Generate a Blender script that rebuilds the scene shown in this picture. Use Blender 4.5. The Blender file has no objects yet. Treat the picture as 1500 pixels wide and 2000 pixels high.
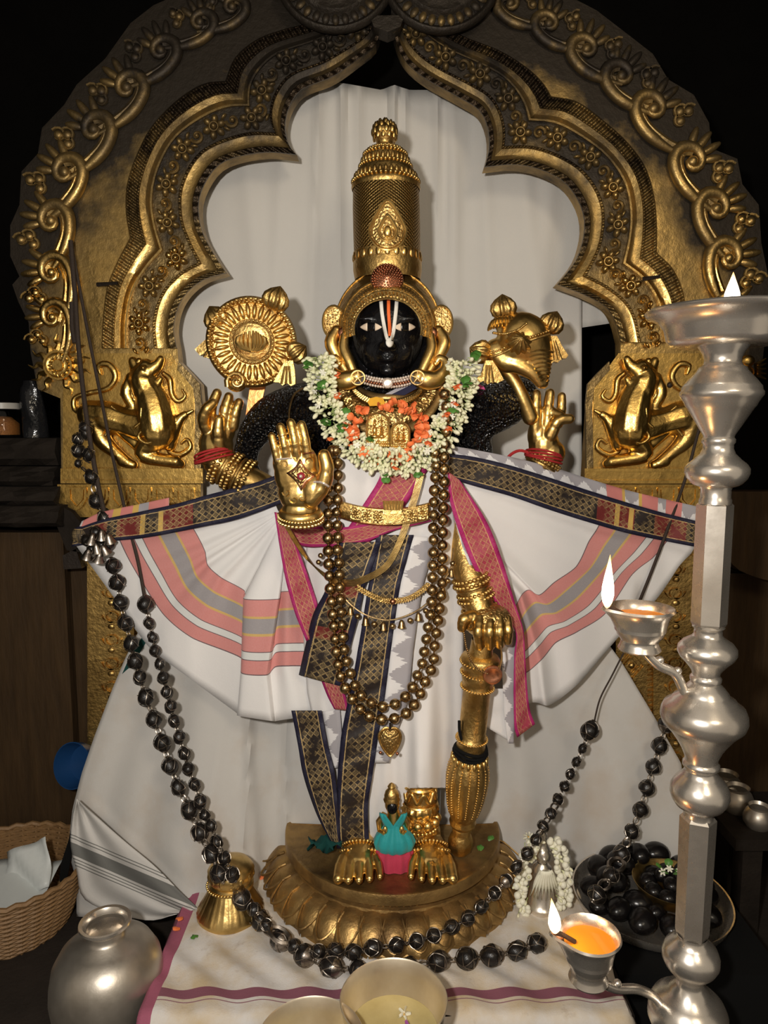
import bpy, bmesh, math, random
from mathutils import Vector, Matrix, Quaternion
from mathutils.geometry import tessellate_polygon
from mathutils.bvhtree import BVHTree
random.seed(7)
R = math.radians
sc = bpy.context.scene
C = sc.collection
# ------------------------------------------------------------------ camera
F, CYY, CZ, PIT = 1387.0, -1.70, 1.16, R(6.6)      # focal length in pixels of the 1500x2000 frame, camera y, z, pitch
cam_d = bpy.data.cameras.new('camera'); cam = bpy.data.objects.new('camera', cam_d); C.objects.link(cam)
cam.location = (0, CYY, CZ); cam.rotation_euler = (math.pi/2 - PIT, 0, 0)
cam_d.sensor_fit = 'VERTICAL'; cam_d.sensor_height = 36; cam_d.sensor_width = 27; cam_d.lens = 36*F/2000
cam_d.clip_start = 0.02
sc.camera = cam
# ------------------------------------------------------------------ light
vs = sc.view_settings
vs.view_transform = 'Standard'; vs.look = 'None'; vs.exposure = 0.0; vs.gamma = 1; vs.use_curve_mapping = False
wd = bpy.data.worlds.new('room'); sc.world = wd; wd.use_nodes = True
wd.node_tree.nodes['Background'].inputs[0].default_value = (1.0, 0.86, 0.68, 1)
wd.node_tree.nodes['Background'].inputs[1].default_value = 0.30
def area(name, loc, target, size, power, col):
    d = bpy.data.lights.new(name, 'AREA'); d.shape = 'DISK'; d.size = size; d.energy = power; d.color = col
    o = bpy.data.objects.new(name, d); C.objects.link(o); o.location = loc
    o.rotation_euler = (Vector(target)-Vector(loc)).to_track_quat('-Z', 'Y').to_euler()
    return o
area('phone_flash', (-0.19, -1.78, 1.30), (0.0, 0.1, 0.85), 0.07, 23.0, (1.0, 0.95, 0.88))
area('hall_lamp', (0.9, -2.6, 2.3), (0, 0, 0.8), 0.6, 12.0, (1.0, 0.84, 0.62))

# ------------------------------------------------------------------ pixel -> place
def ray(px, py):
    dx, dy = (px-750)/F, (1000-py)/F
    return Vector((dx, math.cos(PIT)+dy*math.sin(PIT), -math.sin(PIT)+dy*math.cos(PIT)))
def W(px, py, Y=0.0):                     # the point seen at a pixel on the upright plane y = Y
    d = ray(px, py); return Vector((0, CYY, CZ)) + d*((Y-CYY)/d.y)
def G(px, py, z=0.0):                     # ... on the level plane at height z
    d = ray(px, py); return Vector((0, CYY, CZ)) + d*((z-CZ)/d.z)
def S(py, Y=0.0):                         # metres per pixel at that place
    return (Y-CYY)/ray(750, py).y/F
def lerp(a, b, t): return a+(b-a)*t
def spl(pts, n):                          # Catmull-Rom, n points even in arc length; points are tuples of any length
    pts = [tuple(p) for p in pts]
    if len(pts) == 1: return [pts[0]]*n
    P = [tuple(2*a-b for a, b in zip(pts[0], pts[1]))] + pts + [tuple(2*a-b for a, b in zip(pts[-1], pts[-2]))]
    out = []
    for i in range(1, len(P)-2):
        a, b, c, d = P[i-1], P[i], P[i+1], P[i+2]
        for k in range(12):
            t = k/12
            out.append(tuple(0.5*(2*q+(r-p)*t+(2*p-5*q+4*r-s)*t*t+(3*q-p-3*r+s)*t**3) for p, q, r, s in zip(a, b, c, d)))
    out.append(pts[-1])
    L = [0]
    for a, b in zip(out, out[1:]): L.append(L[-1]+math.dist(a[:3], b[:3]))
    res, j = [], 0
    for k in range(n):
        s = L[-1]*k/(n-1)
        while j < len(L)-2 and L[j+1] < s: j += 1
        t = (s-L[j])/max(1e-9, L[j+1]-L[j])
        res.append(tuple(lerp(p, q, t) for p, q in zip(out[j], out[j+1])))
    return res
def interp(tab, x):
    if x <= tab[0][0]: return tab[0][1]
    for (a, b), (c, d) in zip(tab, tab[1:]):
        if x <= c: return b+(d-b)*(x-a)/(c-a)
    return tab[-1][1]

# ------------------------------------------------------------------ mesh builder
WL = {}                                   # world place of every object's origin
class MB:
    def __init__(s): s.v, s.f, s.uv = [], [], []
    def add(s, vs_, fs, uv=None):
        o = len(s.v); s.v += [Vector(v) for v in vs_]; s.f += [tuple(i+o for i in f) for f in fs]
        s.uv += uv if uv else [(0, 0)]*len(vs_)
        return s
    def grid(s, rows, uv=None, cu=False, cv=False):
        m, n = len(rows), len(rows[0]); o = len(s.v)
        for i, r in enumerate(rows):
            for j, p in enumerate(r):
                s.v.append(Vector(p)); s.uv.append(uv[i][j] if uv else (j/max(1, n-1), i/max(1, m-1)))
        for i in range(m if cv else m-1):
            for j in range(n if cu else n-1):
                a, b = i, (i+1) % m; c, d = j, (j+1) % n
                s.f.append((o+a*n+c, o+a*n+d, o+b*n+d, o+b*n+c))
        return s
    def tube(s, pts, rad, n=8, flat=1.0, ref=None, cap=True, closed=False):
        pts = [Vector(p) for p in pts]; k = len(pts)
        if not hasattr(rad, '__len__'): rad = [rad]*k
        rows, uv, nrm, L = [], [], None, 0
        for i, p in enumerate(pts):
            a, b = (pts[i-1], pts[(i+1) % k]) if closed else (pts[max(0, i-1)], pts[min(k-1, i+1)])
            t = (b-a).normalized() if (b-a).length > 1e-9 else Vector((0, 0, 1))
            if nrm is None:
                nrm = Vector(ref) if ref else (Vector((0, 1, 0)) if abs(t.y) < .9 else Vector((1, 0, 0)))
            nrm = nrm - t*nrm.dot(t)
            if nrm.length < 1e-6: nrm = t.orthogonal()
            nrm.normalize(); bi = t.cross(nrm)
            if i: L += (pts[i]-pts[i-1]).length
            rows.append([p + nrm*math.cos(2*math.pi*j/n)*rad[i]*flat + bi*math.sin(2*math.pi*j/n)*rad[i] for j in range(n)])
            uv.append([(j/n, L) for j in range(n)])
        o = len(s.v); s.grid(rows, uv, cu=True, cv=closed)
        if cap and not closed:
            s.f.append(tuple(o+j for j in range(n))[::-1]); s.f.append(tuple(o+(k-1)*n+j for j in range(n)))
        return s
    def lathe(s, prof, n=24, c=(0, 0, 0), M=None, sx=1, sy=1, a0=0, a1=2*math.pi, flute=None):
        full = abs(a1-a0) > 6.28; cnt = n if full else n+1; rows, uv = [], []
        for i, (r, z) in enumerate(prof):
            row = []
            for j in range(cnt):
                a = a0+(a1-a0)*j/n; rr = r*(flute(a, i) if flute else 1)
                p = Vector((rr*math.cos(a)*sx, rr*math.sin(a)*sy, z))
                row.append((M @ p if M else p)+Vector(c))
            rows.append(row); uv.append([(j/n, i/max(1, len(prof)-1)) for j in range(cnt)])
        s.grid(rows, uv, cu=full); return s
    def ell(s, c, r, M=None, nu=12, nv=8):
        if not hasattr(r, '__len__'): r = (r, r, r)
        o = len(s.v); vv = [Vector((0, 0, -1))]
        for i in range(1, nv):
            t = math.pi*i/nv
            vv += [Vector((math.sin(t)*math.cos(2*math.pi*j/nu), math.sin(t)*math.sin(2*math.pi*j/nu), -math.cos(t))) for j in range(nu)]
        vv.append(Vector((0, 0, 1)))
        for p in vv:
            q = Vector((p.x*r[0], p.y*r[1], p.z*r[2])); s.v.append((M @ q if M else q)+Vector(c)); s.uv.append((p.x*.5+.5, p.z*.5+.5))
        for j in range(nu): s.f.append((o, o+1+(j+1) % nu, o+1+j))
        for i in range(nv-2):
            for j in range(nu):
                a = o+1+i*nu; s.f.append((a+j, a+(j+1) % nu, a+nu+(j+1) % nu, a+nu+j))
        e = o+1+(nv-2)*nu
        for j in range(nu): s.f.append((e+j, e+(j+1) % nu, len(s.v)-1))
        return s
    def box(s, lo, hi, M=None, c=(0, 0, 0)):
        vv = [Vector((x, y, z)) for x in (lo[0], hi[0]) for y in (lo[1], hi[1]) for z in (lo[2], hi[2])]
        return s.add([(M @ p if M else p)+Vector(c) for p in vv], [(0, 1, 3, 2), (4, 6, 7, 5), (0, 4, 5, 1), (2, 3, 7, 6), (0, 2, 6, 4), (1, 5, 7, 3)])
    def prism(s, poly, off):              # poly: outline in space; off: where its back lies
        poly = [Vector(p) for p in poly]; off = Vector(off); n = len(poly); o = len(s.v)
        tris = tessellate_polygon([poly])
        s.v += poly + [p+off for p in poly]; s.uv += [(p.x, p.z) for p in poly]*2
        s.f += [tuple(o+i for i in t) for t in tris] + [tuple(o+n+i for i in t)[::-1] for t in tris]
        s.f += [(o+i, o+(i+1) % n, o+n+(i+1) % n, o+n+i) for i in range(n)]
        return s
    def pix(s, pts, Y0, Y1):              # an outline in pixels, standing upright between two depths
        a = [W(x, y, Y0) for x, y in pts]; return s.prism(a, (0, Y1-Y0, 0))
    def mesh(s, name, smooth=True):
        me = bpy.data.meshes.new(name); me.from_pydata(s.v, [], s.f); 
        ul = me.uv_layers.new(name='UVMap')
        idx = [0]*len(me.loops); me.loops.foreach_get('vertex_index', idx)
        fl = []
        for i in idx: fl += s.uv[i]
        ul.data.foreach_set('uv', fl)
        bm = bmesh.new(); bm.from_mesh(me); bmesh.ops.recalc_face_normals(bm, faces=bm.faces); bm.to_mesh(me); bm.free()
        if smooth: me.shade_smooth(); me.set_sharp_from_angle(angle=R(50))
        return me
    def build(s, name, mat, parent=None, smooth=True, solid=0, sub=0, rem=None, label=None, origin=None):
        c = Vector(origin) if origin else sum(s.v, Vector())/max(1, len(s.v))
        for p in s.v: p -= c
        me = s.mesh(name, smooth)
        if rem: me = remesh(me, *rem)
        return put(name, me, mat, c, parent, solid=solid, sub=sub, label=label)
def remesh(me, voxel, it=6):
    o = bpy.data.objects.new('tmp', me); C.objects.link(o)
    m = o.modifiers.new('r', 'REMESH'); m.mode = 'VOXEL'; m.voxel_size = voxel; m.use_smooth_shade = True
    q = o.modifiers.new('s', 'SMOOTH'); q.iterations = it; q.factor = .5
    dg = bpy.context.evaluated_depsgraph_get()
    me2 = bpy.data.meshes.new_from_object(o.evaluated_get(dg)); me2.name = me.name
    bpy.data.objects.remove(o); bpy.data.meshes.remove(me)
    me2.shade_smooth(); return me2
def put(name, me, mat, loc, parent=None, rot=None, scale=None, solid=0, sub=0, label=None):
    o = bpy.data.objects.new(name, me); C.objects.link(o)
    if mat and not me.materials: me.materials.append(mat)
    elif mat and me.materials[0] != mat: o.material_slots[0].link = 'OBJECT'; o.material_slots[0].material = mat
    WL[o] = Vector(loc)
    if parent: o.parent = parent; o.location = Vector(loc)-WL[parent]
    else: o.location = loc
    if rot is not None: o.rotation_mode = 'QUATERNION'; o.rotation_quaternion = rot
    if scale is not None: o.scale = scale if hasattr(scale, '__len__') else (scale,)*3
    if solid:
        m = o.modifiers.new('solid', 'SOLIDIFY'); m.thickness = solid; m.offset = 0
    if sub:
        m = o.modifiers.new('sub', 'SUBSURF'); m.levels = sub; m.render_levels = sub
    if label: o['label'] = label
    return o
def thing(name, label, cat, loc, group=None):
    o = bpy.data.objects.new(name, None); C.objects.link(o); o.empty_display_size = .02
    o.location = loc; WL[o] = Vector(loc); return tag(o, label, cat, group)
def tag(o, label, cat, group=None):
    o['label'] = label; o['category'] = cat
    if group: o['group'] = group
    return o
def struct(o, label=None):
    o['kind'] = 'structure'
    if label: o['label'] = label
    return o
def look(d, up=(0, 0, 1)): return Vector(d).to_track_quat('Z', 'Y')
def basis(d, ref=(0, 1, 0)):              # matrix whose z axis runs along d
    z = Vector(d).normalized(); x = Vector(ref).cross(z)
    if x.length < 1e-5: x = z.orthogonal()
    x.normalize(); y = z.cross(x); return Matrix((x, y, z)).transposed()

# ------------------------------------------------------------------ materials
class NT:
    def __init__(s, name):
        s.mat = bpy.data.materials.new(name); s.mat.use_nodes = True; s.t = s.mat.node_tree; s.b = s.t.nodes['Principled BSDF']
    def set(s, sock, v):
        if isinstance(v, bpy.types.NodeSocket): s.t.links.new(v, sock)
        elif v is not None: sock.default_value = (tuple(v)+(1,) if hasattr(v, '__len__') and len(v) == 3 and sock.type == 'RGBA' else v)
    def n(s, t, props=None, **inp):
        nd = s.t.nodes.new(t)
        for k, v in (props or {}).items(): setattr(nd, k, v)
        for k, v in inp.items(): s.set(nd.inputs[k.replace('_', ' ')], v)
        return nd
    def m(s, op, a, b=None, c=None):
        nd = s.t.nodes.new('ShaderNodeMath'); nd.operation = op
        for i, v in enumerate((a, b, c)):
            if v is not None: s.set(nd.inputs[i], v)
        return nd.outputs[0]
    def mix(s, f, a, b):
        nd = s.t.nodes.new('ShaderNodeMix'); nd.data_type = 'RGBA'
        s.set(nd.inputs[0], f); s.set(nd.inputs[6], a); s.set(nd.inputs[7], b); return nd.outputs[2]
    def step(s, x, lo, hi):
        nd = s.n('ShaderNodeMapRange', {'clamp': True}); s.set(nd.inputs[0], x); nd.inputs[1].default_value = lo; nd.inputs[2].default_value = hi
        return nd.outputs[0]
    def band(s, x, lo, hi):               # 1 between lo and hi
        return s.m('MULTIPLY', s.m('GREATER_THAN', x, lo), s.m('LESS_THAN', x, hi))
    def obj(s): return s.n('ShaderNodeTexCoord').outputs['Object']
    def geo(s): return s.n('ShaderNodeNewGeometry').outputs['Position']
    def uv(s):
        u = s.n('ShaderNodeTexCoord').outputs['UV']; x = s.n('ShaderNodeSeparateXYZ', Vector=u); return u, x.outputs[0], x.outputs[1]
    def noise(s, vec, scale, detail=4, rough=.6):
        return s.n('ShaderNodeTexNoise', None, Vector=vec, Scale=scale, Detail=detail, Roughness=rough).outputs['Fac']
    def bump(s, h, strength=.3, dist=.01):
        bp = s.n('ShaderNodeBump', None, Height=h, Strength=strength, Distance=dist); s.set(s.b.inputs['Normal'], bp.outputs[0]); return bp
    def out(s, col=None, rough=.5, metal=0.0, **k):
        s.set(s.b.inputs['Base Color'], col); s.set(s.b.inputs['Roughness'], rough); s.set(s.b.inputs['Metallic'], metal)
        for a, b in k.items(): s.set(s.b.inputs[a.replace('_', ' ')], b)
        return s.mat
def metal(name, col, dark, rough=.32, lo=.45, hi=.7, scale=9, met=1.0, bump=.12, bscale=60, pattern=None):
    t = NT(name); g = t.geo(); f = t.step(t.noise(g, scale, 5), lo, hi)
    c = t.mix(f, col, dark)
    r = t.m('ADD', t.m('MULTIPLY', t.noise(g, 40, 3), .18), rough-.09)
    h = t.noise(g, bscale, 3)
    if pattern == 'engraved':
        v = t.n('ShaderNodeTexVoronoi', {'feature': 'SMOOTH_F1'}, Vector=g, Scale=210).outputs['Distance']
        h = t.m('ADD', t.m('MULTIPLY', h, .3), v)
    t.bump(h, bump, .003 if pattern else .006)
    return t.out(c, r, met)
def plain(name, col, rough=.6, metal_=0, var=.15, scale=30, bump=.1, bscale=120, **k):
    t = NT(name); g = t.geo(); nz = t.noise(g, scale)
    c = t.mix(nz, tuple(x*(1-var) for x in col), tuple(min(1, x*(1+var)) for x in col))
    if bump: t.bump(t.noise(g, bscale, 3), bump, .004)
    return t.out(c, rough, metal_, **k)
def cloth(name, col, stain=None, rough=.85, var=.06, weave=.08):
    t = NT(name); g = t.geo()
    c = t.mix(t.noise(g, 14), tuple(x*(1-var) for x in col), col)
    if stain: c = t.mix(t.m('MULTIPLY', t.step(t.noise(g, 6, 6), .5, .75), .75), c, stain)
    t.bump(t.m('ADD', t.noise(g, 500, 2), t.m('MULTIPLY', t.noise(g, 25, 4), 2.0)), weave, .004)
    return t.out(c, rough, 0, Sheen_Weight=.15 if max(col) > .3 else 0, Specular_IOR_Level=.2)
M = {}
M['gold'] = metal('polished_gold', (.80, .54, .19), (.50, .30, .09), .34, .45, .75, 12)
M['gold2'] = metal('beaten_gold', (.68, .45, .155), (.34, .21, .07), .40, .42, .72, 14, bump=.35, bscale=90)
M['gold_eng'] = metal('engraved_gold', (.66, .44, .165), (.30, .18, .06), .42, .4, .75, 20, bump=.9, pattern='engraved')
M['brass'] = metal('brass', (.74, .52, .20), (.38, .24, .08), .34, .45, .7, 12)
M['ped'] = metal('old_brass', (.46, .29, .105), (.16, .095, .04), .44, .40, .72, 13, met=.82, bump=.3)
M['bronze'] = metal('bronze_beads', (.42, .29, .14), (.24, .15, .07), .30, .45, .7, 30)
M['copper'] = metal('red_copper', (.50, .22, .12), (.22, .09, .05), .36, .45, .7, 60)
M['strap'] = metal('bright_copper', (.80, .34, .12), (.55, .18, .05), .30, .45, .7, 30)
M['silver'] = metal('silver_plate', (.80, .74, .66), (.52, .46, .39), .27, .45, .75, 10, met=.88, bump=.015)
M['steel'] = metal('steel_pot', (.56, .51, .44), (.34, .30, .25), .40, .4, .75, 7, met=.85, bump=.05)
M['bowl'] = metal('worn_bowl_steel', (.76, .68, .54), (.60, .51, .38), .42, .4, .75, 8, met=.85, bump=.03)
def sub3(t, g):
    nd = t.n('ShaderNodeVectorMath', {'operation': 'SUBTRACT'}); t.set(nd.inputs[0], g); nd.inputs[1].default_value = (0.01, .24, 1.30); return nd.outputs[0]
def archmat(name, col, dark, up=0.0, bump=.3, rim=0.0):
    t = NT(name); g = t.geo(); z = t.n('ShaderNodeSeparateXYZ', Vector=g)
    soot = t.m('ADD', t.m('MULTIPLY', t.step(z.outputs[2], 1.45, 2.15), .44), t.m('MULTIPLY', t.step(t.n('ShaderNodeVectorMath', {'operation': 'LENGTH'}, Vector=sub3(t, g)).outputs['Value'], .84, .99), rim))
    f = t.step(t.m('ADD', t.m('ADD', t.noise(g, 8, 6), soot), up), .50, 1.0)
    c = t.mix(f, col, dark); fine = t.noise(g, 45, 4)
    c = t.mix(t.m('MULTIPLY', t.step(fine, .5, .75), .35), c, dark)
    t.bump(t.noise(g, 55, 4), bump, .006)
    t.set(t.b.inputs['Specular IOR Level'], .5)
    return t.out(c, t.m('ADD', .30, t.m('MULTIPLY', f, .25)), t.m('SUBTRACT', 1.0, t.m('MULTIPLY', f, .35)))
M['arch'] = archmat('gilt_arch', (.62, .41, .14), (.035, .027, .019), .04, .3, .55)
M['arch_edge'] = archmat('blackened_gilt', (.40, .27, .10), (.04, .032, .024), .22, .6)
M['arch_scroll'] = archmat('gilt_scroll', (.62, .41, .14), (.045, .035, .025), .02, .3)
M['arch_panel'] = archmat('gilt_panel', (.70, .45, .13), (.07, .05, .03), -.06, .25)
def ribbed(name, k, slope, base, up):
    t = NT(name); u, x, y = t.uv(); g = t.geo(); z = t.n('ShaderNodeSeparateXYZ', Vector=g)
    w = t.m('SINE', t.m('ADD', t.m('MULTIPLY', x, k), t.m('MULTIPLY', y, slope)))
    soot = t.m('ADD', t.m('MULTIPLY', t.step(z.outputs[2], 1.40, 2.15), .42), up)
    f = t.step(t.m('ADD', t.noise(g, 9, 6), soot), .5, .95)
    t.bump(t.m('ADD', t.m('MULTIPLY', w, .6), t.noise(g, 120, 3)), .8, .004)
    return t.out(t.mix(f, base, (.05, .035, .022)), .4, .9)
M['leafstrip'] = ribbed('leaf_engraved_gilt', 420, 5.0, (.60, .39, .13), .1)
M['vine'] = ribbed('vine_engraved_gilt', 250, 3.0, (.40, .27, .10), .22)
t = NT('wet_black_stone'); g = t.geo()
t.bump(t.m('ADD', t.m('MULTIPLY', t.noise(g, 18, 3), 1.0), t.m('MULTIPLY', t.noise(g, 160, 3), .35)), .35, .012)
M['black'] = t.out((.004, .004, .005), .16, 0, Specular_IOR_Level=.35)
t = NT('rough_wet_black_stone'); g = t.geo()
v = t.n('ShaderNodeTexVoronoi', None, Vector=g, Scale=130).outputs['Distance']
t.bump(t.m('ADD', v, t.noise(g, 60, 4)), 1.0, .012); M['black_rough'] = t.out((.004, .004, .005), .14, 0, Specular_IOR_Level=.6)
M['stone'] = plain('black_river_stone', (.007, .006, .006), .25, 0, .5, 25, .15, 60, Specular_IOR_Level=.4)
M['bead'] = plain('dark_bead', (.010, .008, .007), .34, 0, .4, 60, .3, 150)
M['beadsilver'] = metal('tarnished_silver_cap', (.40, .35, .30), (.10, .08, .07), .35, .4, .7, 40)
M['wire'] = metal('tarnished_wire', (.38, .33, .28), (.18, .15, .12), .38, .4, .7, 40)
M['iron'] = plain('dark_iron', (.030, .022, .017), .5, .5, .4, 40, .3, 120)
M['rope'] = plain('dark_cord', (.035, .022, .015), .8, 0, .4, 60, .5, 300)
M['curtain'] = cloth('cream_curtain', (.70, .675, .63), None, .8, .05, .12)
M['white'] = cloth('white_cotton', (.78, .755, .74), None, .85, .04, .10)
M['skirt'] = cloth('greyish_cotton', (.58, .56, .53), (.50, .43, .36), .88, .08, .10)
M['wall'] = plain('soot_black_wall', (.0035, .003, .0025), .9, 0, .5, 9, .6, 30, Specular_IOR_Level=.08)
M['rock'] = plain('dark_hewn_stone', (.016, .012, .009), .85, 0, .6, 14, .9, 45, Specular_IOR_Level=.15)
M['floor'] = plain('dark_floor', (.020, .014, .010), .7, 0, .5, 12, .5, 60)
t = NT('brown_timber'); g = t.geo(); mp = t.n('ShaderNodeMapping', None, Vector=g); mp.inputs['Scale'].default_value = (9, 9, 1.2)
nz = t.noise(mp.outputs[0], 5, 6); t.bump(nz, .5, .01)
M['wood'] = t.out(t.mix(nz, (.020, .012, .006), (.075, .042, .017)), .7, 0, Specular_IOR_Level=.2)
M['jasmine'] = plain('jasmine_white', (.82, .80, .66), .55, 0, .08, 200, 0, Subsurface_Weight=.0)
M['budgreen'] = plain('jasmine_green', (.45, .55, .22), .55, 0, .3, 200, 0)
M['leaf'] = plain('green_leaf', (.08, .22, .035), .5, 0, .4, 120, .1)
M['orange'] = plain('orange_petal', (.90, .20, .055), .6, 0, .25, 150, .1)
M['red'] = plain('red_thread', (.42, .018, .02), .7, 0, .3, 200, .5, 400)
M['turmeric'] = plain('turmeric_paste', (.72, .36, .012), .75, 0, .2, 90, .3)
M['teal'] = cloth('teal_silk', (.03, .38, .40), (.02, .22, .26), .5, .35, .3)
M['pink'] = cloth('pink_red_silk', (.62, .06, .12), (.40, .02, .06), .5, .3, .3)
M['greencloth'] = cloth('dark_green_cloth', (.008, .055, .05), None, .7)
M['navy'] = cloth('navy_cloth', (.018, .018, .045), None, .75)
M['blackcloth'] = cloth('black_cloth', (.004, .004, .004), None, .9)
M['blue'] = plain('blue_plastic', (.008, .045, .14), .4, 0, .1)
M['paper'] = plain('white_paper', (.60, .63, .62), .45, 0, .05, 20, .1)
M['cane'] = plain('cane', (.24, .135, .055), .6, 0, .35, 60, .3, 200)
M['plasticbag'] = plain('black_polythene', (.012, .012, .013), .15, 0, .2, 30, .9, 40)
M['lid'] = plain('white_lid', (.42, .40, .36), .4, 0, .05)
M['spice'] = plain('orange_spice', (.30, .11, .015), .7, 0, .4, 200, .5, 300)
M['paintwhite'] = plain('white_paint', (.82, .78, .70), .6, 0, .06, 300, .2, 400)
M['paintorange'] = plain('orange_paint', (.88, .16, .03), .6, 0, .08, 300, .2, 400)
M['eye'] = plain('cream_eye', (.78, .62, .46), .5, 0, .05)
M['gem'] = plain('ruby_gem', (.35, .03, .05), .15, .2, .4, 200, 0)
M['crystal'] = plain('clear_stone', (.85, .72, .62), .12, .6, .2, 300, 0)
t = NT('amber_oil'); M['oil'] = t.out((.85, .30, .02), .04, 0, Subsurface_Weight=.0, Specular_IOR_Level=.6)
t = NT('offering_water'); M['water'] = t.out(t.mix(t.noise(t.geo(), 30), (.42, .33, .13), (.60, .50, .24)), .05, 0)
t = NT('flame'); g = t.n('ShaderNodeTexCoord').outputs['UV']; yy = t.n('ShaderNodeSeparateXYZ', Vector=g).outputs[1]
cr = t.n('ShaderNodeValToRGB', None, Fac=yy); e_ = cr.color_ramp.elements; e_[0].position = 0; e_[0].color = (.9, .30, .10, 1); e_[1].position = 1; e_[1].color = (1, .42, .10, 1)
for p_, c_ in ((.12, (1, .62, .30, 1)), (.3, (1, .90, .70, 1)), (.55, (1, .86, .58, 1)), (.8, (1, .64, .26, 1))): q_ = e_.new(p_); q_.color = c_
t.set(t.b.inputs['Emission Color'], cr.outputs[0]); M['flame'] = t.out((0, 0, 0), .9, 0, Emission_Strength=t.m('ADD', 2.2, t.m('MULTIPLY', t.m('SUBTRACT', 1.0, t.m('ABSOLUTE', t.m('SUBTRACT', yy, .42))), 4.0)))
t = NT('jar_glass'); M['glass'] = t.out((.95, .95, .95), .03, 0, Transmission_Weight=1.0, IOR=1.3)
# ---- printed and woven cloth
def border(name, edge, ground, thread, ku=62.0, kv=5.0, reds=(), e0=.13, dens=.485, patch=5.0):
    t = NT(name); u, x, y = t.uv()
    a = t.m('PINGPONG', t.m('MULTIPLY', x, ku), .5); b = t.m('PINGPONG', t.m('MULTIPLY', y, kv), .5)
    d = t.m('ABSOLUTE', t.m('SUBTRACT', t.m('ADD', a, b), .5))
    lines = t.m('MAXIMUM', t.step(d, .15, .05), t.m('MULTIPLY', t.m('GREATER_THAN', t.m('ADD', a, b), .66), .32))
    pn = t.n('ShaderNodeCombineXYZ', None, X=t.m('MULTIPLY', x, patch), Y=t.m('MULTIPLY', y, .35))
    pat = t.step(t.noise(pn.outputs[0], 4, 3), dens-.06, dens+.05)
    fleck = t.step(t.noise(u, 130, 2), .38, .55)
    wv = t.m('MULTIPLY', t.m('MULTIPLY', lines, pat), fleck)
    body = ground
    for r0, r1, rc in reds:
        body = t.mix(t.band(x, r0, r1), body, rc)
    inner = t.band(y, e0, 1-e0)
    c = t.mix(inner, edge, t.mix(wv, body, thread))
    gl = t.m('MULTIPLY', t.m('ADD', t.band(y, e0+.012, e0+.04), t.band(y, 1-e0-.04, 1-e0-.012)), t.step(t.noise(u, 90, 2), .40, .5))
    c = t.mix(gl, c, thread)
    t.bump(t.m('ADD', wv, t.noise(u, 60, 3)), .4, .003)
    return t.out(c, .55, t.m('MULTIPLY', t.m('MULTIPLY', wv, inner), .55))
NAVY = (.014, .013, .035); DKBR = (.022, .015, .013); THREAD = (.62, .44, .20); MAROON = (.17, .022, .02)
M['b_dark'] = border('navy_gold_border', NAVY, DKBR, THREAD)
MAG = (.44, .022, .15); MAGB = (.36, .04, .075); THR2 = (.70, .38, .20)
M['b_mag'] = border('magenta_gold_border', MAG, MAGB, THR2, 62, 5, (), .14, .42, 3)
t = NT('striped_drape_cloth'); u, x, y = t.uv(); g = t.geo()
c = t.mix(t.noise(g, 12), (.74, .725, .715), (.79, .765, .75))
PK, GR, GD, WH = (.62, .22, .20), (.30, .275, .285), (.60, .38, .10), (.68, .68, .66)
st = t.m('DIVIDE', t.m('SUBTRACT', y, .5), .35)
for lo, hi, cc in ((0, .225, PK), (.225, .255, GD), (.255, .455, GR), (.455, .49, GD), (.49, .70, PK), (.70, .81, WH), (.81, 1.0, PK)):
    c = t.mix(t.band(st, lo, hi), c, cc)
for e in (0, .7, .81, 1.0): c = t.mix(t.band(st, e-.006, e+.006), c, (.12, .06, .07))
c = t.mix(t.m('MULTIPLY', t.noise(g, 300, 2), .12), c, (.9, .88, .86))
t.bump(t.m('ADD', t.noise(g, 450, 2), t.m('MULTIPLY', t.noise(g, 22, 4), 2)), .10, .004)
M['drape'] = t.out(c, .85, 0, Sheen_Weight=.1)
def ikat(name, k, bg, fg, reds=()):
    t = NT(name); u, x, y = t.uv(); g = t.geo()
    saw = t.m('PINGPONG', t.m('MULTIPLY', x, k), .5)
    jag = t.m('ADD', t.m('MULTIPLY', t.m('SUBTRACT', .5, saw), 1.5), t.m('MULTIPLY', t.m('SUBTRACT', t.n('ShaderNodeTexNoise', None, Vector=t.n('ShaderNodeCombineXYZ', None, X=t.m('MULTIPLY', x, 190)).outputs[0], Scale=1.0).outputs['Fac'], .5), .9))
    c = t.mix(t.m('LESS_THAN', y, jag), bg, fg)
    for r0, r1, rc in reds: c = t.mix(t.band(x, r0, r1), c, rc)
    t.bump(t.noise(g, 400, 2), .1, .003); return t.out(c, .85, 0)
M['ikat'] = ikat('grey_ikat_cloth', 16, (.37, .35, .37), (.72, .70, .70))
t = NT('base_cloth'); g = t.geo(); xyz = t.n('ShaderNodeSeparateXYZ', Vector=g); yy = xyz.outputs[1]
c = t.mix(t.noise(g, 10), (.66, .63, .60), (.74, .71, .68))
c = t.mix(t.m('MULTIPLY', t.step(t.noise(g, 7, 6), .42, .66), .75), c, (.56, .41, .20))
c = t.mix(t.m('MULTIPLY', t.step(t.noise(g, 26, 5), .60, .74), .35), c, (.22, .13, .06))
wob = t.m('ADD', yy, t.m('MULTIPLY', t.noise(g, 5, 2), .012))
c = t.mix(t.band(wob, -.366, -.342), c, (.24, .085, .12)); c = t.mix(t.band(wob, -.376, -.3735), c, (.30, .15, .18))
c = t.mix(t.m('LESS_THAN', xyz.outputs[0], -.462), c, (.36, .10, .16))
t.bump(t.m('ADD', t.noise(g, 400, 2), t.m('MULTIPLY', t.noise(g, 18, 4), 3)), .2, .005)
M['basecloth'] = t.out(c, .85, 0)
t = NT('skirt_corner_cloth'); u, x, y = t.uv(); g = t.geo()
c = t.mix(t.noise(g, 14), (.55, .53, .50), (.61, .59, .565))
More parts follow.
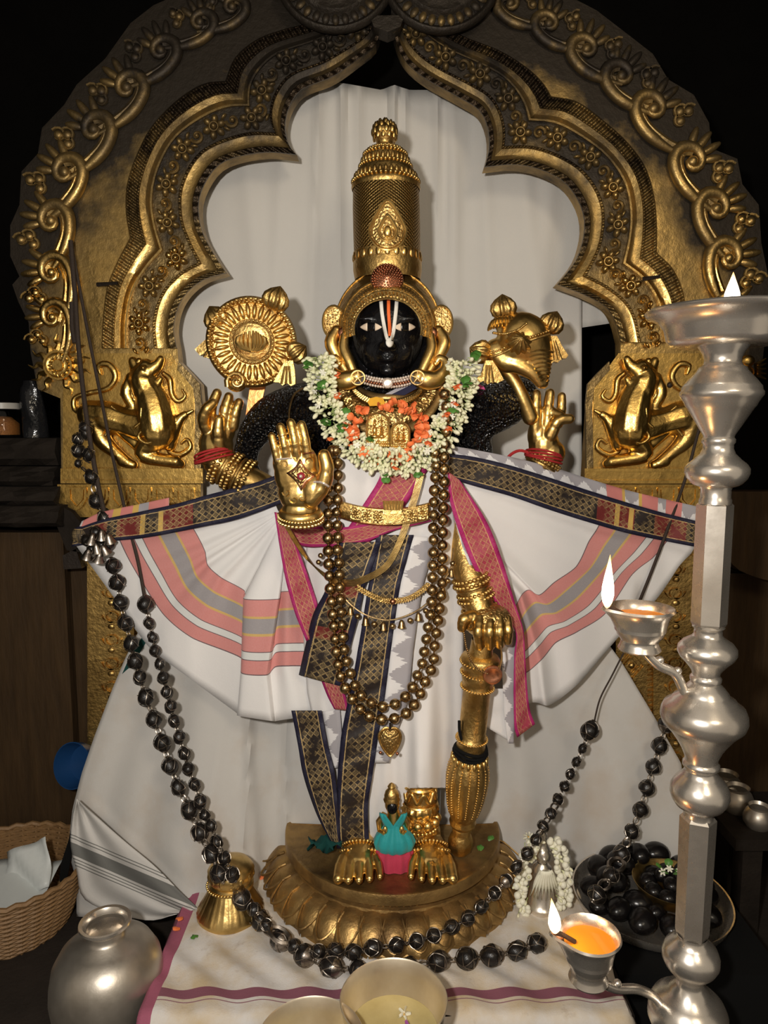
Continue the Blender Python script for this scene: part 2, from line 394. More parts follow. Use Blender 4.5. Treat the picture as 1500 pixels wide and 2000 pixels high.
for lo, hi in ((.40, .50), (.52, .528), (.545, .553), (.57, .578), (.36, .368), (.335, .343)): c = t.mix(t.band(y, lo, hi), c, (.16, .16, .15))
t.bump(t.noise(g, 400, 2), .1, .003); M['corner'] = t.out(c, .88, 0)
# ================================================================== the shrine room
def wbox(name, mat, x0, x1, y0, y1, z0, z1): return MB().box((x0, y0, z0), (x1, y1, z1)).build(name, mat, smooth=False)
struct(wbox('floor', M['floor'], -1.6, 1.6, -2.6, 1.0, -.25, -.15))
struct(wbox('wall_back', M['wall'], -1.6, 1.6, .85, .95, -.15, 2.7))
struct(wbox('wall_left', M['wall'], -1.6, -1.5, -.9, .85, -.15, 2.7))
struct(wbox('wall_right', M['wall'], 1.5, 1.6, -.9, .85, -.15, 2.7))
struct(wbox('ceiling', M['wall'], -1.6, 1.6, -.9, .95, 2.7, 2.8))
plat = struct(wbox('floor_platform', M['rock'], -.485, .50, -.41, .30, -.15, 0), 'low stone platform under the statue')
# stone ledge at the left: hewn courses
led = thing('stone_ledge', 'dark stepped stone ledge at the left carrying the jar', 'ledge', W(40, 1060, .35))
for k, (ya, yb, xr, dep) in enumerate(((856, 912, 108, .16), (912, 952, 104, .18), (952, 990, 106, .21), (990, 1034, 112, .24))):
    a, b = W(-160, ya, .42-dep), W(xr, yb, .42-dep)
    mb = MB(); rows = []
    for i in range(5):
        rows.append([Vector((lerp(a.x, b.x, j/10)+random.uniform(-.006, .006), a.y+random.uniform(-.012, .01)+(.02 if i in (0, 4) else 0), lerp(b.z+.004, a.z, i/4))) for j in range(11)])
    back = [Vector((lerp(a.x, b.x, j/10), .55, b.z)) for j in range(11)]; top = [Vector((p.x, .55, a.z)) for p in rows[-1]]
    mb.grid([back]+rows+[top]); mb.add([rows[i][-1] for i in range(5)]+[top[-1], back[-1]], [(0, 1, 2, 3, 4, 5, 6)])
    mb.build('stone_block', M['rock'], led, smooth=False)
# brown timber post below the ledge, and its inner face
tp = thing('timber_post', 'weathered brown timber post at the left under the stone ledge', 'post', W(70, 1900, .34))
p0, p1 = W(-170, 1040, .30), W(122, 1040, .30)
zb = -.15
MB().box((p0.x, .30, zb), (p1.x, .5, W(0, 1040, .30).z)).build('post', M['wood'], tp, smooth=False)
p2 = W(168, 1040, .34)
MB().box((p1.x+.002, .335, zb), (p2.x, .5, W(0, 1046, .335).z)).build('plank', M['wood'], tp, smooth=False)
# spice jar and black bag on the ledge
zt = W(0, 856, .36).z
def ledgez(Y): return W(0, 856, .26).z
lz = W(0, 856, .26).z + .001
jx = W(6, 830, .36).x; s_ = S(820, .36)
jar = thing('spice_jar', 'small glass jar of orange spice with a white lid', 'jar', (jx, .36, lz))
r = 32*s_; h = 55*s_
MB().lathe([(0, 0), (r*.93, 0), (r, .006), (r, h*.9), (r*.85, h), (r*.8, h), (r*.95, h*.88), (r*.95, .008), (0, .006)], 28, (jx, .36, lz)).build('glass_body', M['glass'], jar)
MB().lathe([(0, .008), (r*.92, .008), (r*.92, h*.5), (r*.5, h*.72), (0, h*.76)], 20, (jx, .36, lz)).build('spice', M['spice'], jar)
MB().lathe([(r*.93, h*1.0), (r*1.03, h*1.0), (r*1.03, h*1.2), (r*.98, h*1.22), (0, h*1.22)], 28, (jx, .36, lz)).build('lid', M['lid'], jar)
mb = MB(); bx = W(62, 800, .33).x; hb = 108*s_
rows = []
for i in range(15):
    tt = i/14; w = .034*(1-.15*tt)*(1 if i < 13 else .75)
    rows.append([Vector((bx+w*math.cos(a)*(1+.16*math.sin(3*a+tt*5)), .34+.03*math.sin(a)*(1+.2*math.sin(2*a+tt*9)), lz+hb*tt)) for a in [2*math.pi*j/20 for j in range(20)]])
mb.grid(rows, cu=True); mb.add(rows[-1], [tuple(range(20))])
tag(mb.build('plastic_bag', M['plasticbag']), 'shiny black polythene bag standing beside the spice jar', 'bag')
# curved timber and shelf with little pots at the right
cv = MB(); pts = spl([(1395, 1010), (1425, 1095), (1470, 1125), (1540, 1140), (1640, 1145)], 20)
cv.pix([(1395, 960)]+[(x, y) for x, y in pts]+[(1640, 960)], .30, .36)
tag(cv.build('curved_timber', M['wood'], smooth=False), 'dark brown curved timber behind the lamp stand', 'timber')
rp = MB().box((W(1340, 1200, .42).x, .42, -.15), (W(1700, 1200, .42).x, .5, W(0, 1120, .42).z)).build('timber_screen', M['wood'], smooth=False)
tag(rp, 'dark brown timber panel at the right behind the lamp', 'panel')
sh = thing('low_table', 'black low table at the right carrying small metal pots', 'table', W(1500, 1900, .1))
a = W(1395, 1590, .1)
MB().box((a.x, -.02, a.z-.03), (a.x+.7, .22, a.z)).build('table_top', M['rock'], sh, smooth=False)
for lx in (a.x+.03, a.x+.55):
    for ly in (.0, .165): MB().box((lx, ly, -.15), (lx+.05, ly+.05, a.z-.03)).build('leg', M['rock'], sh, smooth=False)
def potlet(px, py, Y, rp, label):
    s = S(py, Y); c = Vector((W(px, py, Y).x, Y, a.z)); q = rp*s
    o = MB().lathe([(0, 0), (q*.75, 0), (q, q*.35), (q*1.02, q*.8), (q*.85, q*1.2), (q*.66, q*1.4), (q*.74, q*1.62), (q*.70, q*1.62), (q*.6, q*1.4), (q*.8, q*1.1), (q*.8, q*.3), (0, q*.1)], 24, c).build('small_pot', M['steel'])
    tag(o, label, 'pot')
potlet(1418, 1530, .19, 30, 'small dark metal pot farthest back on the low table')
potlet(1440, 1560, .12, 30, 'small metal pot in the middle of the low table')
potlet(1482, 1580, .04, 27, 'small shiny metal pot at the front of the low table')
# stool under the tray of stones, and front stool under the bowls
tag(wbox('tray_stool', M['blackcloth'], .505, .86, -.30, .14, -.15, -.002), 'black cloth-covered stool under the tray of black stones', 'stool')
tag(wbox('front_stool', M['blackcloth'], -.26, .50, -.78, -.455, -.15, .0), 'black stool in front of the platform carrying two bowls', 'stool')
# blue plastic basin behind the skirt cloth
c = W(165, 1490, .24); q = 42*S(1490, .24)
tag(MB().lathe([(0, .0), (q*.8, .0), (q*.95, .03), (q, .05), (q*1.04, .05), (q*1.04, .045), (q*.97, .02), (q*.8, -.01), (0, -.012)], 28, c, basis((-.35, -1, .3))).build('blue_basin', M['blue']), 'blue plastic basin leaning behind the white cloth at the left', 'basin')
# ================================================================== the arch behind the statue
AY = .24
arch = thing('temple_arch', 'tall gilt cusped arch with scrollwork standing behind the statue', 'arch', W(755, 1800, AY))
IL = [[(747, 45), (735, 85), (700, 115), (650, 150), (590, 175), (565, 210), (557, 250), (565, 285), (580, 303)],
      [(580, 303), (520, 298), (460, 308), (425, 325), (400, 360), (388, 400), (395, 450), (415, 490), (443, 533)],
      [(443, 533), (400, 546), (368, 570), (348, 602), (340, 642), (346, 680)]]
OL = [[(700, 10), (635, 38), (550, 60), (500, 80), (460, 115), (442, 160)],
      [(442, 160), (400, 165), (350, 195), (300, 245), (270, 300), (250, 360), (248, 415), (256, 466)],
      [(256, 466), (232, 510), (212, 558), (204, 610), (200, 680)]]
IR = [[(764, 50), (785, 110), (825, 150), (895, 190), (935, 215), (952, 250), (955, 290), (946, 327)],
      [(946, 327), (1000, 322), (1050, 330), (1100, 355), (1130, 395), (1141, 437), (1135, 480), (1120, 515), (1087, 556)],
      [(1087, 556), (1140, 576), (1180, 598), (1200, 626), (1212, 668)]]
OR = [[(812, 25), (900, 70), (975, 100), (1030, 135), (1060, 165), (1075, 190)],
      [(1075, 190), (1125, 200), (1175, 235), (1225, 280), (1260, 330), (1277, 390), (1281, 450), (1280, 494)],
      [(1280, 494), (1312, 526), (1332, 570), (1338, 615), (1340, 668)]]
SIL = {'L': [(120, 945), (118, 778), (98, 770), (74, 760), (60, 690), (56, 630), (36, 590), (24, 556), (38, 540), (20, 500), (20, 440), (38, 400), (42, 335), (74, 300), (82, 250), (125, 205), (150, 165), (205, 115), (255, 45), (300, 10), (440, -50), (747, -50)],
       'R': [(1424, 945), (1424, 780), (1450, 765), (1490, 700), (1505, 560), (1487, 475), (1482, 400), (1450, 360), (1440, 310), (1390, 290), (1385, 240), (1355, 185), (1305, 155), (1275, 105), (1230, 70), (1165, 20), (1030, -50), (764, -50)]}
PANEL = {'L': [(346, 680), (349, 706), (372, 730), (390, 750), (394, 790), (392, 945)], 'R': [(1212, 668), (1212, 706), (1180, 734), (1156, 752), (1152, 790), (1142, 945)]}
PROF = [(0, .004), (.012, .018), (.09, .018), (.10, .010), (.16, .004), (.26, .010), (.275, .020), (.30, .020), (.31, .006),
        (.66, .006), (.675, .018), (.70, .018), (.71, .010), (.76, .006), (.84, .014), (.85, .024), (.87, .024), (.88, .016), (.97, .016), (.98, .026), (1.0, .026), (1.015, .002)]
def contour(I, O, f, n):
    out = []
    for a, b in zip(I, O):
        A, B = spl(a, n), spl(b, n)
        out += [(lerp(p[0], q[0], f), lerp(p[1], q[1], f)) for p, q in zip(A, B)]
    return out
rose_m = None
def rosette_mesh():
    mb = MB()
    for k in range(6):
        a = 2*math.pi*k/6
        mb.ell((.62*math.cos(a), -.10, .62*math.sin(a)), (.36, .22, .27), Matrix.Rotation(-a, 3, 'Y'), 8, 6)
    mb.ell((0, -.2, 0), (.24, .2, .24), None, 8, 6); mb.tube([Vector((.34*math.cos(a), -.18, .34*math.sin(a))) for a in [2*math.pi*j/12 for j in range(12)]], .06, 5, closed=True)
    return mb.mesh('rosette')
def leafcurl_mesh():
    mb = MB(); pts = []
    for i in range(16):
        a = i*.5; r = 1.0-.055*i; pts.append(Vector((r*math.cos(a)*.55, -.12, r*math.sin(a)*.55)))
    mb.tube(pts, [.16-.006*i for i in range(16)], 6); mb.ell((0, -.14, 0), (.2, .18, .2), None, 8, 6)
    for s in (-1, 1): mb.ell((.62, -.08, .5*s), (.32, .15, .14), Matrix.Rotation(.6*s, 3, 'Y'), 8, 6)
    return mb.mesh('leaf_curl')
ROSE, CURL = rosette_mesh(), leafcurl_mesh()
def fillpart(poly, depth, name, mat, parent, front, sub_=0):
    mb = MB(); mb.pix(poly, front, front+depth); return mb.build(name, mat, parent, smooth=False)
for side, I, O in (('L', IL, OL), ('R', IR, OR)):
    n = 26
    inner = contour(I, O, 0, n); sgn = 1 if side == 'R' else -1
    # the sheet metal plate
    poly = inner + PANEL[side][1:] + SIL[side]
    clean = [poly[0]]
    for p in poly[1:]:
        if math.dist(p, clean[-1]) > .5: clean.append(p)
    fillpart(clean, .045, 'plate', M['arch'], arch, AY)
    # mouldings between inner and outer line
    def strip(f0, f1, name, mat):
        prof = [(f, h) for f, h in PROF if f0-1e-6 <= f <= f1+1e-6]
        rows, uv = [], []
        for f, h in prof:
            ct = contour(I, O, f, n); L = 0; row, ur = [], []
            for i, (x, y) in enumerate(ct):
                if i: L += math.dist(ct[i-1], ct[i])*.00125
                row.append(W(x, y, AY-h-.002)); ur.append((L, f))
            rows.append(row); uv.append(ur)
        MB().grid(rows, uv).build(name, mat, arch)
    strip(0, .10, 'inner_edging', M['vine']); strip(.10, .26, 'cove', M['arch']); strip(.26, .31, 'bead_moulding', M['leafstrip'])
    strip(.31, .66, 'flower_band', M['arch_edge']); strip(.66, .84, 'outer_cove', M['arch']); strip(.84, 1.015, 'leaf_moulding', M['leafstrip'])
    # flowers along the band
    ct = contour(I, O, .485, 60); L = [0]
    for a, b in zip(ct, ct[1:]): L.append(L[-1]+math.dist(a, b))
    N_ = int(L[-1]/37)
    for k in range(N_+1):
        d = L[-1]*(k+.1)/(N_+.35); j = max(i for i in range(len(L)) if L[i] <= d); j = min(j, len(L)-2)
        tt = (d-L[j])/max(1e-6, L[j+1]-L[j]); x, y = lerp(ct[j][0], ct[j+1][0], tt), lerp(ct[j][1], ct[j+1][1], tt)
        th = math.atan2(-(ct[j+1][1]-ct[j][1]), ct[j+1][0]-ct[j][0]); me = ROSE if k % 2 else CURL
        put('rosette' if k % 2 else 'leaf_curl', me, M['arch_scroll'], W(x, y, AY-.007), arch, Quaternion((0, -1, 0), th), (.00125*(26 if k % 2 else 25), .055 if k % 2 else .05, .00125*(26 if k % 2 else 25)))
    # pearl row
    # scrolls with leaves on the outer sheet
    SC = [(455, 22, 46), (392, 52, 48), (318, 108, 54), (254, 180, 58), (190, 262, 60), (134, 345, 60), (110, 437, 60), (112, 535, 58), (112, 622, 52)] if side == 'L' else \
         [(995, 15, 46), (1070, 55, 48), (1142, 105, 54), (1210, 158, 56), (1270, 222, 60), (1345, 325, 62), (1390, 415, 62), (1412, 510, 62), (1420, 610, 56)]
    for k, (x, y, sz) in enumerate(SC):
        x2, y2 = SC[k-1][:2] if k else (x-sgn*60, y-28)
        up = Vector((x2-x, y2-y)).normalized(); ov = Vector((-up.y, up.x))
        if ov.x*sgn < 0: ov = -ov
        def Q(o, u, h=.0): return W(x+(ov.x*o+up.x*u)*sz, y+(ov.y*o+up.y*u)*sz, AY-h)
        mb = MB()
        st = spl([(-.15, -1.75), (-.42, -1.0), (-.50, -.25), (-.30, .40), (.12, .62), (.48, .38), (.50, -.02), (.25, -.22), (.03, -.10), (.05, .12), (.2, .15)], 34)
        u_ = sz*.00125
        mb.tube([Q(a, b, .010) for a, b in st], [u_*interp([(0, .06), (.25, .20), (.6, .22), (1, .09)], i/33) for i in range(34)], 8)
        st2 = spl([(-.02, -1.6), (-.24, -.9), (-.30, -.2), (-.15, .25), (.12, .42), (.32, .26)], 20)
        mb.tube([Q(a, b, .006) for a, b in st2], [u_*.11]*20, 6)
        mb.build('scroll', M['arch_scroll'], arch)
        mb = MB(); mb.ell(Q(.18, .05, .012), u_*.19, None, 10, 8)
        for j, (a, b, an, ln) in enumerate(((.62, .62, .6, .34), (.80, .36, .25, .36), (.86, .05, -.1, .34), (.74, -.24, -.45, .28))):
            dr = (Q(a+math.cos(an)*.3, b+math.sin(an)*.3)-Q(a, b)); mb.ell(Q(a, b, .006), (u_*.14, u_*.12, u_*ln*1.25), basis(dr), 8, 6)
        for j, (a, b) in enumerate(((.75, -.62), (.98, -.80), (.55, -.85))):
            mb.ell(Q(a, b, .006), (u_*.17, u_*.12, u_*.15), None, 8, 6)
            mb.tube([Q(a+.26*math.cos(q)*(1-q/9), b+.26*math.sin(q)*(1-q/9), .004) for q in [i*.55 for i in range(10)]], u_*.055, 5)
        mb.build('scroll_leaf', M['arch_scroll'], arch)
    # face panel with crouching lion in relief
    mx = (lambda x: x) if side == 'L' else (lambda x: 1144+(394-x))
    def Z(X, Y, h): return W(mx(X/2.5), 450+Y/2.5, AY-h)
    u = .00125/2.5
    inset = [(123, 690), (330, 690), (346, 712), (366, 735), (378, 752), (381, 915), (123, 915)]
    mb = MB(); mb.pix([(mx(a), b) for a, b in inset], AY-.004, AY); mb.build('lion_panel', M['arch_panel'], arch, smooth=False)
    mb = MB()
    def T(pts, rad, h, n=16):
        ps = spl([(a, b, c) for (a, b), c in zip(pts, h)] if hasattr(h, '__len__') else [(a, b, h) for a, b in pts], n)
        rr = [interp([(i/(len(rad)-1), q) for i, q in enumerate(rad)], k/(n-1))*u for k in range(n)]
        mb.tube([Z(*p) for p in ps], rr, 10)
        mb.ell(Z(*ps[0]), rr[0], None, 10, 8); mb.ell(Z(*ps[-1]), rr[-1], None, 10, 8)
    T([(450, 900), (520, 910), (620, 940), (700, 960), (770, 960)], [80, 92, 80, 92, 104], .012)
    T([(770, 980), (760, 900), (740, 820), (715, 760)], [104, 104, 92, 74], .020)
    T([(715, 780), (700, 720), (715, 670)], [74, 74, 48], .024); T([(650, 640), (670, 690)], [26, 36], .02, 6); T([(640, 720), (620, 790), (650, 860)], [30, 36, 30], .014)
    T([(725, 690), (765, 660), (785, 630)], [46, 36, 22], .028); T([(720, 755), (765, 750), (785, 725)], [38, 28, 16], .028); mb.ell(Z(700, 672, .052), .006, None, 8, 6)
    T([(770, 1000), (700, 1080), (740, 1110), (860, 1130)], [74, 52, 38, 34], .022); T([(850, 1130), (880, 1140)], [36, 26], .018, 6)
    T([(470, 930), (500, 1020), (560, 1080), (625, 1135)], [70, 52, 36, 30], .018); T([(600, 1125), (650, 1145)], [34, 26], .016, 6)
    T([(560, 930), (640, 1010), (700, 1080)], [52, 44, 30], .018)
    T([(830, 1050), (850, 980), (880, 920), (905, 900)], [34, 36, 30, 22], .014)
    T([(430, 880), (370, 880), (365, 820), (430, 795), (530, 770), (565, 710), (530, 655), (480, 660), (490, 700)], [18, 16, 15, 15, 15, 17, 20, 18, 10], .008, 40)
    mb.build('lion_relief', M['arch_panel'], arch, rem=(.0032, 3))
    def orn(*a, **k):
        global mb
        mb = MB(); T(*a, **k); mb.build('lion_ornament', M['arch_panel'], arch)
    orn([(680, 640), (650, 690), (690, 720)], [20, 18, 10], .02); orn([(800, 700), (830, 730), (840, 800), (870, 835), (905, 810), (890, 780)], [14, 18, 16, 16, 12, 8], .008, 24)
    orn([(820, 1040), (830, 1080), (880, 1095), (930, 1060), (915, 1020), (885, 1040)], [12, 16, 18, 16, 12, 8], .008, 24)
    orn([(905, 900), (940, 880)], [16, 8], .014, 6)
    for q in range(5): orn([(690+q*14, 870), (688+q*15, 905), (694+q*15, 940)], [8, 8, 5], .060, 6)
    orn([(660+0, 960), (700, 935), (750, 955), (760, 1010), (720, 1040), (675, 1010), (700, 975), (730, 995)], [9]*8, .056, 28)
    orn([(520, 870), (560, 900), (545, 960), (515, 1000)], [9]*4, .040, 14); orn([(545, 860), (590, 905), (575, 965)], [7]*3, .040, 12)
    mb = MB(); mb.pix([(mx(a), b) for a, b in [(348, 706), (372, 730), (390, 750), (394, 790), (392, 918), (379, 918), (381, 792), (377, 758), (362, 740), (346, 722)]], AY-.014, AY-.003); mb.build('panel_edging', M['arch_edge'], arch, smooth=False)
    mb = MB()
    for zz, dd, yy0, yy1 in ((0, .022, 915, 921), (0, .016, 921, 938), (0, .026, 938, 944)):
        mb.pix([(mx(118), yy0), (mx(396), yy0), (mx(396), yy1), (mx(118), yy1)], AY-dd, AY)
    mb.build('panel_ledge', M['arch_panel'], arch, smooth=False)
    # petal frieze under the panel
    mb = MB(); mb.pix([(mx(112), 946), (mx(392), 946), (mx(392), 1010), (mx(150), 1010), (mx(112), 980)], AY+.004, AY+.03); mb.build('frieze_backing', M['arch_panel'], arch, smooth=False)
    for q in range(6):
        mb = MB(); x0 = 130+q*42
        ps = [(x0, 952), (x0+38, 952), (x0+40, 970), (x0+30, 990), (x0+19, 997), (x0+8, 990), (x0-2, 970)]
        mb.pix([(mx(a), b) for a, b in ps], AY-.006, AY+.006); mb.tube([W(mx(a), b, AY-.008) for a, b in [(x0+6, 956), (x0+7, 975), (x0+19, 989), (x0+31, 975), (x0+32, 956)]], .0025, 5); mb.build('frieze_petal', M['arch_panel'], arch)
    # pillar with engraved panels below
    pl = [(170, 1085), (262, 1085), (300, 1500), (172, 1500)]
    mb = MB(); mb.pix([(mx(150), 1050), (mx(335), 1050), (mx(335), 1850), (mx(172), 1850), (mx(170), 1090)], AY+.02, AY+.05); mb.build('pillar', M['gold2'] if side == 'L' else M['gold2'], arch, smooth=False)
    mb = MB(); mb.pix([(mx(172), 1085), (mx(262), 1085), (mx(262), 1800), (mx(174), 1800)], AY+.008, AY+.02); mb.build('pillar_panel', M['gold2'], arch, smooth=False)
    for q in range(9):                     # vine scrolls chased on the pillar
        mb = MB(); cy = 1110+q*46
        for s2 in (-1, 1):
            mb.tube([W(mx(217+s2*(20-1.5*i)*math.cos(i*.55)), cy+(17-1.3*i)*math.sin(i*.55), AY+.004) for i in range(11)], .0034, 5)
        mb.ell(W(mx(217), cy+22, AY+.007), (.010, .004, .008), None, 8, 6); mb.build('vine_scroll', M['gold2'], arch)
    mb = MB()
    for q in range(60): mb.tube([W(mx(264), 1090+q*10, AY+.016), W(mx(272), 1090+q*10, AY+.016)], .0032, 5)
    o = mb.build('rope_moulding', M['gold2'], arch); o['kind'] = 'stuff'
    for q in range(9):
        mb = MB(); cy = 1120+q*60
        for s1 in (1, .6): mb.tube([W(mx(304+24*s1*a), cy+28*s1*b, AY+.016) for a, b in ((0, -1), (1, 0), (0, 1), (-1, 0))], .003, 5, closed=True)
        mb.ell(W(mx(304), cy, AY+.016), (.009, .006, .009), None, 8, 6); mb.build('diamond_boss', M['gold2'], arch)
    mb = MB(); mb.pix([(mx(a), b) for a, b in [(112, 985), (140, 1000), (165, 1030), (165, 1080), (130, 1075), (108, 1020)]], AY-.02, AY+.05); mb.build('wooden_bracket', M['rock'], arch, smooth=False)
    mb = MB(); mb.pix([(mx(a), b) for a, b in [(122, 1085), (148, 1072), (160, 1110), (124, 1112)]], AY-.02, AY+.05); mb.build('iron_peg', M['iron'], arch, smooth=False)
    # sun disc / small ornament near the edge
    if side == 'L':
        cx, cy = 117, 714; s = .00125
        mb = MB(); Mx = Matrix.Rotation(R(90), 3, 'X'); c0 = W(cx, cy, AY-.002)
        mb.lathe([(0, .016), (11*s, .016), (12*s, .011), (14*s, .009), (25*s, .011), (27*s, .015), (31*s, .015), (32*s, .002)], 32, c0, Mx)
        for k in range(14):
            q = 2*math.pi*k/14; mb.ell(W(cx+19*math.cos(q), cy+19*math.sin(q), AY-.011), (.0035, .004, .008), Matrix.Rotation(-q+R(90), 3, 'Y'), 8, 6)
        mb.build('sun_disc', M['arch_panel'], arch)
        for k in range(13):
            q = 2*math.pi*k/13+.2
            if math.sin(q) > .93 and k % 2: continue
            pp = spl([(31, 0), (42, 5), (50, -2), (62, 4)], 10)
            MB().tube([W(cx+a*math.cos(q)-b*math.sin(q), cy+a*math.sin(q)+b*math.cos(q), AY-.006) for a, b in pp], [.0095*(1-i/10) for i in range(10)], 6).build('sun_flame', M['arch_panel'], arch)
    else:
        mb = MB(); mb.ell(W(1452, 728, AY-.008), (.03, .014, .022)); mb.ell(W(1460, 705, AY-.008), (.02, .012, .016))
        for q in range(5): mb.tube([W(1478, 712+q*5, AY-.01), W(1496, 700+q*10, AY-.006)], [.006, .002], 6)
        mb.build('conch_boss', M['arch_panel'], arch)
# monster mask at the crown of the arch (only its lower rim shows)
for nm, cx, cy, rr in (('L', 655, -52, 112), ('R', 862, -48, 110)):
    mb = MB(); arcp = [(cx+rr*math.cos(a), cy+rr*math.sin(a)*.98) for a in [math.pi*k/30 for k in range(31)]]
    mb.tube([W(x, y, AY-.05) for x, y in arcp], .010, 8, flat=1.4)
    rows = [[W(cx+rr*f*math.cos(a), cy+rr*f*.98*math.sin(a), AY-.05-h) for a in [math.pi*k/40 for k in range(41)]] for f, h in ((.98, 0), (.9, .004), (.74, .014), (.70, .02), (.62, .026), (.5, .022), (.3, .03), (.05, .03))]
    mb.grid(rows); mb.build('mask_rim', M['arch_edge'], arch)
    for k in range(15):
        a = math.pi*(k+.5)/15
        mb = MB(); mb.tube([W(cx+rr*f*math.cos(a), cy+rr*f*.98*math.sin(a), AY-.062-.005*math.sin(math.pi*i/4)) for i, f in enumerate((.92, .87, .82, .77, .72))], [.004, .0085, .009, .008, .004], 8, flat=.6)
        mb.build('tooth', M['arch_scroll'], arch)
MB().prism([W(x, y, AY-.055) for x, y in [(722, 30), (790, 30), (782, 52), (757, 62), (730, 52)]], (0, .05, 0)).build('mask_chin', M['arch_edge'], arch, smooth=False)
# nails
for x, y in ((263, 518), (240, 770), (1308, 752), (532, 266)):
    MB().ell(W(x, y, AY-.004), (.008, .006, .008)).build('nail', M['iron'], arch)
for x, y, dx, dy in ((190, 556, 40, -3), (1255, 545, 34, -5)):
    MB().tube([W(x, y, AY-.02), W(x+dx, y+dy, AY-.03)], [.006, .004], 6).build('peg', M['iron'], arch)
# ------------------------------------------------------------------ the cream curtain
cur = thing('curtain', 'cream cotton curtain hanging behind the statue inside the arch', 'curtain', W(755, 1300, .38))
mb = MB(); rows, uv = [], []
topl = [(300, 180), (560, 175), (600, 165), (640, 158), (690, 166), (745, 176), (770, 166), (800, 176), (850, 176), (880, 186), (930, 196), (1000, 210), (1140, 240)]
for i in range(46):
    tt = i/45; row = []
    for j in range(120):
        x = lerp(300, 1136, j/119); y = lerp(interp(topl, x), 1664, tt)
        fold = .008*math.sin(x*.013+tt*2.0)+.003*math.sin(x*.031+1.2+tt*3)
        for cx_, w_, h_, sl, dec in ((625, 9, .012, -60, 4), (668, 7, .016, -15, 5), (700, 10, .010, 10, 3), (768, 6, .020, 0, 4), (788, 8, .012, 18, 6), (852, 8, .014, 25, 5), (880, 12, .010, 40, 3), (940, 14, .008, 60, 2), (470, 22, .008, 130, .5), (1010, 20, .008, 150, .7), (560, 16, .007, -90, 1.2), (1080, 18, .006, -70, .5), (905, 16, .006, -120, .8)):
            fold += 1.7*h_*math.exp(-((x-cx_-sl*tt)/w_)**2)*math.exp(-tt*dec)
        fold += .002*math.sin(tt*90+x*.006)*math.exp(-((tt-.2)/.02)**2)+.002*math.exp(-((tt-.36-.0001*x)/.006)**2)
        row.append(W(x, y, .38-fold))
    rows.append(row)
mb.grid(rows); mb.build('curtain_cloth', M['curtain'], cur, solid=.002)
rows = [[W(x, lerp(500, 640-.15*(x-1136), i/8), .40+.002*math.sin(x*.2)) for x in [1130+j*9 for j in range(11)]] for i in range(9)]
MB().grid(rows).build('curtain_flap', M['curtain'], cur, solid=.002)
# ================================================================== the statue
def FY(px, py=1000):                      # front of the dressed body
    d = max(-1, min(1, (px-757)/190)); return .03-.14*math.sqrt(max(0, 1-d*d))
def ft(mb, pts, n=14, seg=10, flat=1.0, knuckle=()):
    ps = spl([(x, y, Y*1000, r) for x, y, Y, r in pts], n)
    rr = []
    for i, p in enumerate(ps):
        k = 1.0
        for q in knuckle: k -= .10*math.exp(-((i/(n-1)-q)/.035)**2)
        rr.append(p[3]*S(p[1], p[2]/1000)*k)
    q0 = ps[-1]
    mb.tube([W(p[0], p[1], p[2]/1000) for p in ps], rr, seg, flat=flat)
    mb.ell(W(*ps[-1][:2], ps[-1][2]/1000), rr[-1], None, seg, 8); mb.ell(W(*ps[0][:2], ps[0][2]/1000), rr[0], None, seg, 8)
def wl(x, y, Y, r): return W(x, y, Y), r*S(y, Y)
ped_top = .12
stat = thing('deity_statue', 'black stone four-armed deity statue with gilt hands and feet', 'statue', (.01, 0, ped_top))
# -- stone: torso, neck, upper arms
mb = MB(); s = S(900)
ft(mb, [(757, 690, .02, 44), (757, 760, .02, 46), (757, 800, .02, 60)], 8, 16)
ft(mb, [(757, 830, .03, 100), (757, 920, .035, 84), (757, 1000, .04, 76), (757, 1100, .045, 84)], 12, 20, .60)
ft(mb, [(660, 790, .04, 48), (590, 800, .06, 52), (535, 815, .08, 45), (502, 838, .09, 34), (484, 872, .09, 26), (480, 908, .085, 24), (496, 944, .08, 24)], 20, 14)
ft(mb, [(850, 790, .04, 50), (930, 800, .05, 56), (975, 790, .06, 52), (1010, 775, .08, 42)], 12, 14)
ft(mb, [(650, 800, .02, 40), (618, 870, .0, 36), (600, 960, -.06, 30)], 10, 12)
ft(mb, [(870, 800, .04, 46), (912, 860, .06, 48), (925, 930, .075, 38)], 10, 12)
mb.build('body', M['black_rough'], stat, rem=(.009, 3))
# -- legs inside the cloth
mb = MB(); ft(mb, [(705, 1150, .03, 58), (703, 1400, .02, 44), (702, 1600, .0, 34)], 14, 12); ft(mb, [(815, 1150, .03, 58), (822, 1400, .02, 44), (826, 1640, .0, 32)], 14, 12)
mb.build('legs', M['black'], stat)
# -- head
mb = MB(); s = S(650)
mb.ell(W(757, 648, .0), (70*s, .088, 88*s), None, 28, 20)
mb.ell(W(757, 690, -.035), (50*s, .055, 47*s), None, 20, 14)
for x in (728, 786): mb.ell(W(x, 685, -.05), (22*s, .03, 24*s), None, 14, 10)
ft(mb, [(757, 632, -.083, 6), (757, 655, -.095, 8), (757, 672, -.102, 12)], 8)
for x in (748, 766): mb.ell(W(x, 675, -.095), (8*s, .008, 7*s))
mb.ell(W(757, 693, -.090), (18*s, .010, 5*s)); mb.ell(W(757, 702, -.088), (15*s, .010, 5.5*s)); mb.ell(W(757, 724, -.076), (15*s, .014, 12*s))
for x, g_ in ((724, -1), (790, 1)): mb.ell(W(x, 622, -.076), (25*s, .007, 4*s), Matrix.Rotation(.08*g_, 3, 'Y'))
head = mb.build('head', M['black'], stat, rem=(.0042, 3))
MB().ell(W(757, 690, .045), (100*S(690), .05, 85*S(690)), None, 24, 16).build('back_of_head', M['black'], stat)
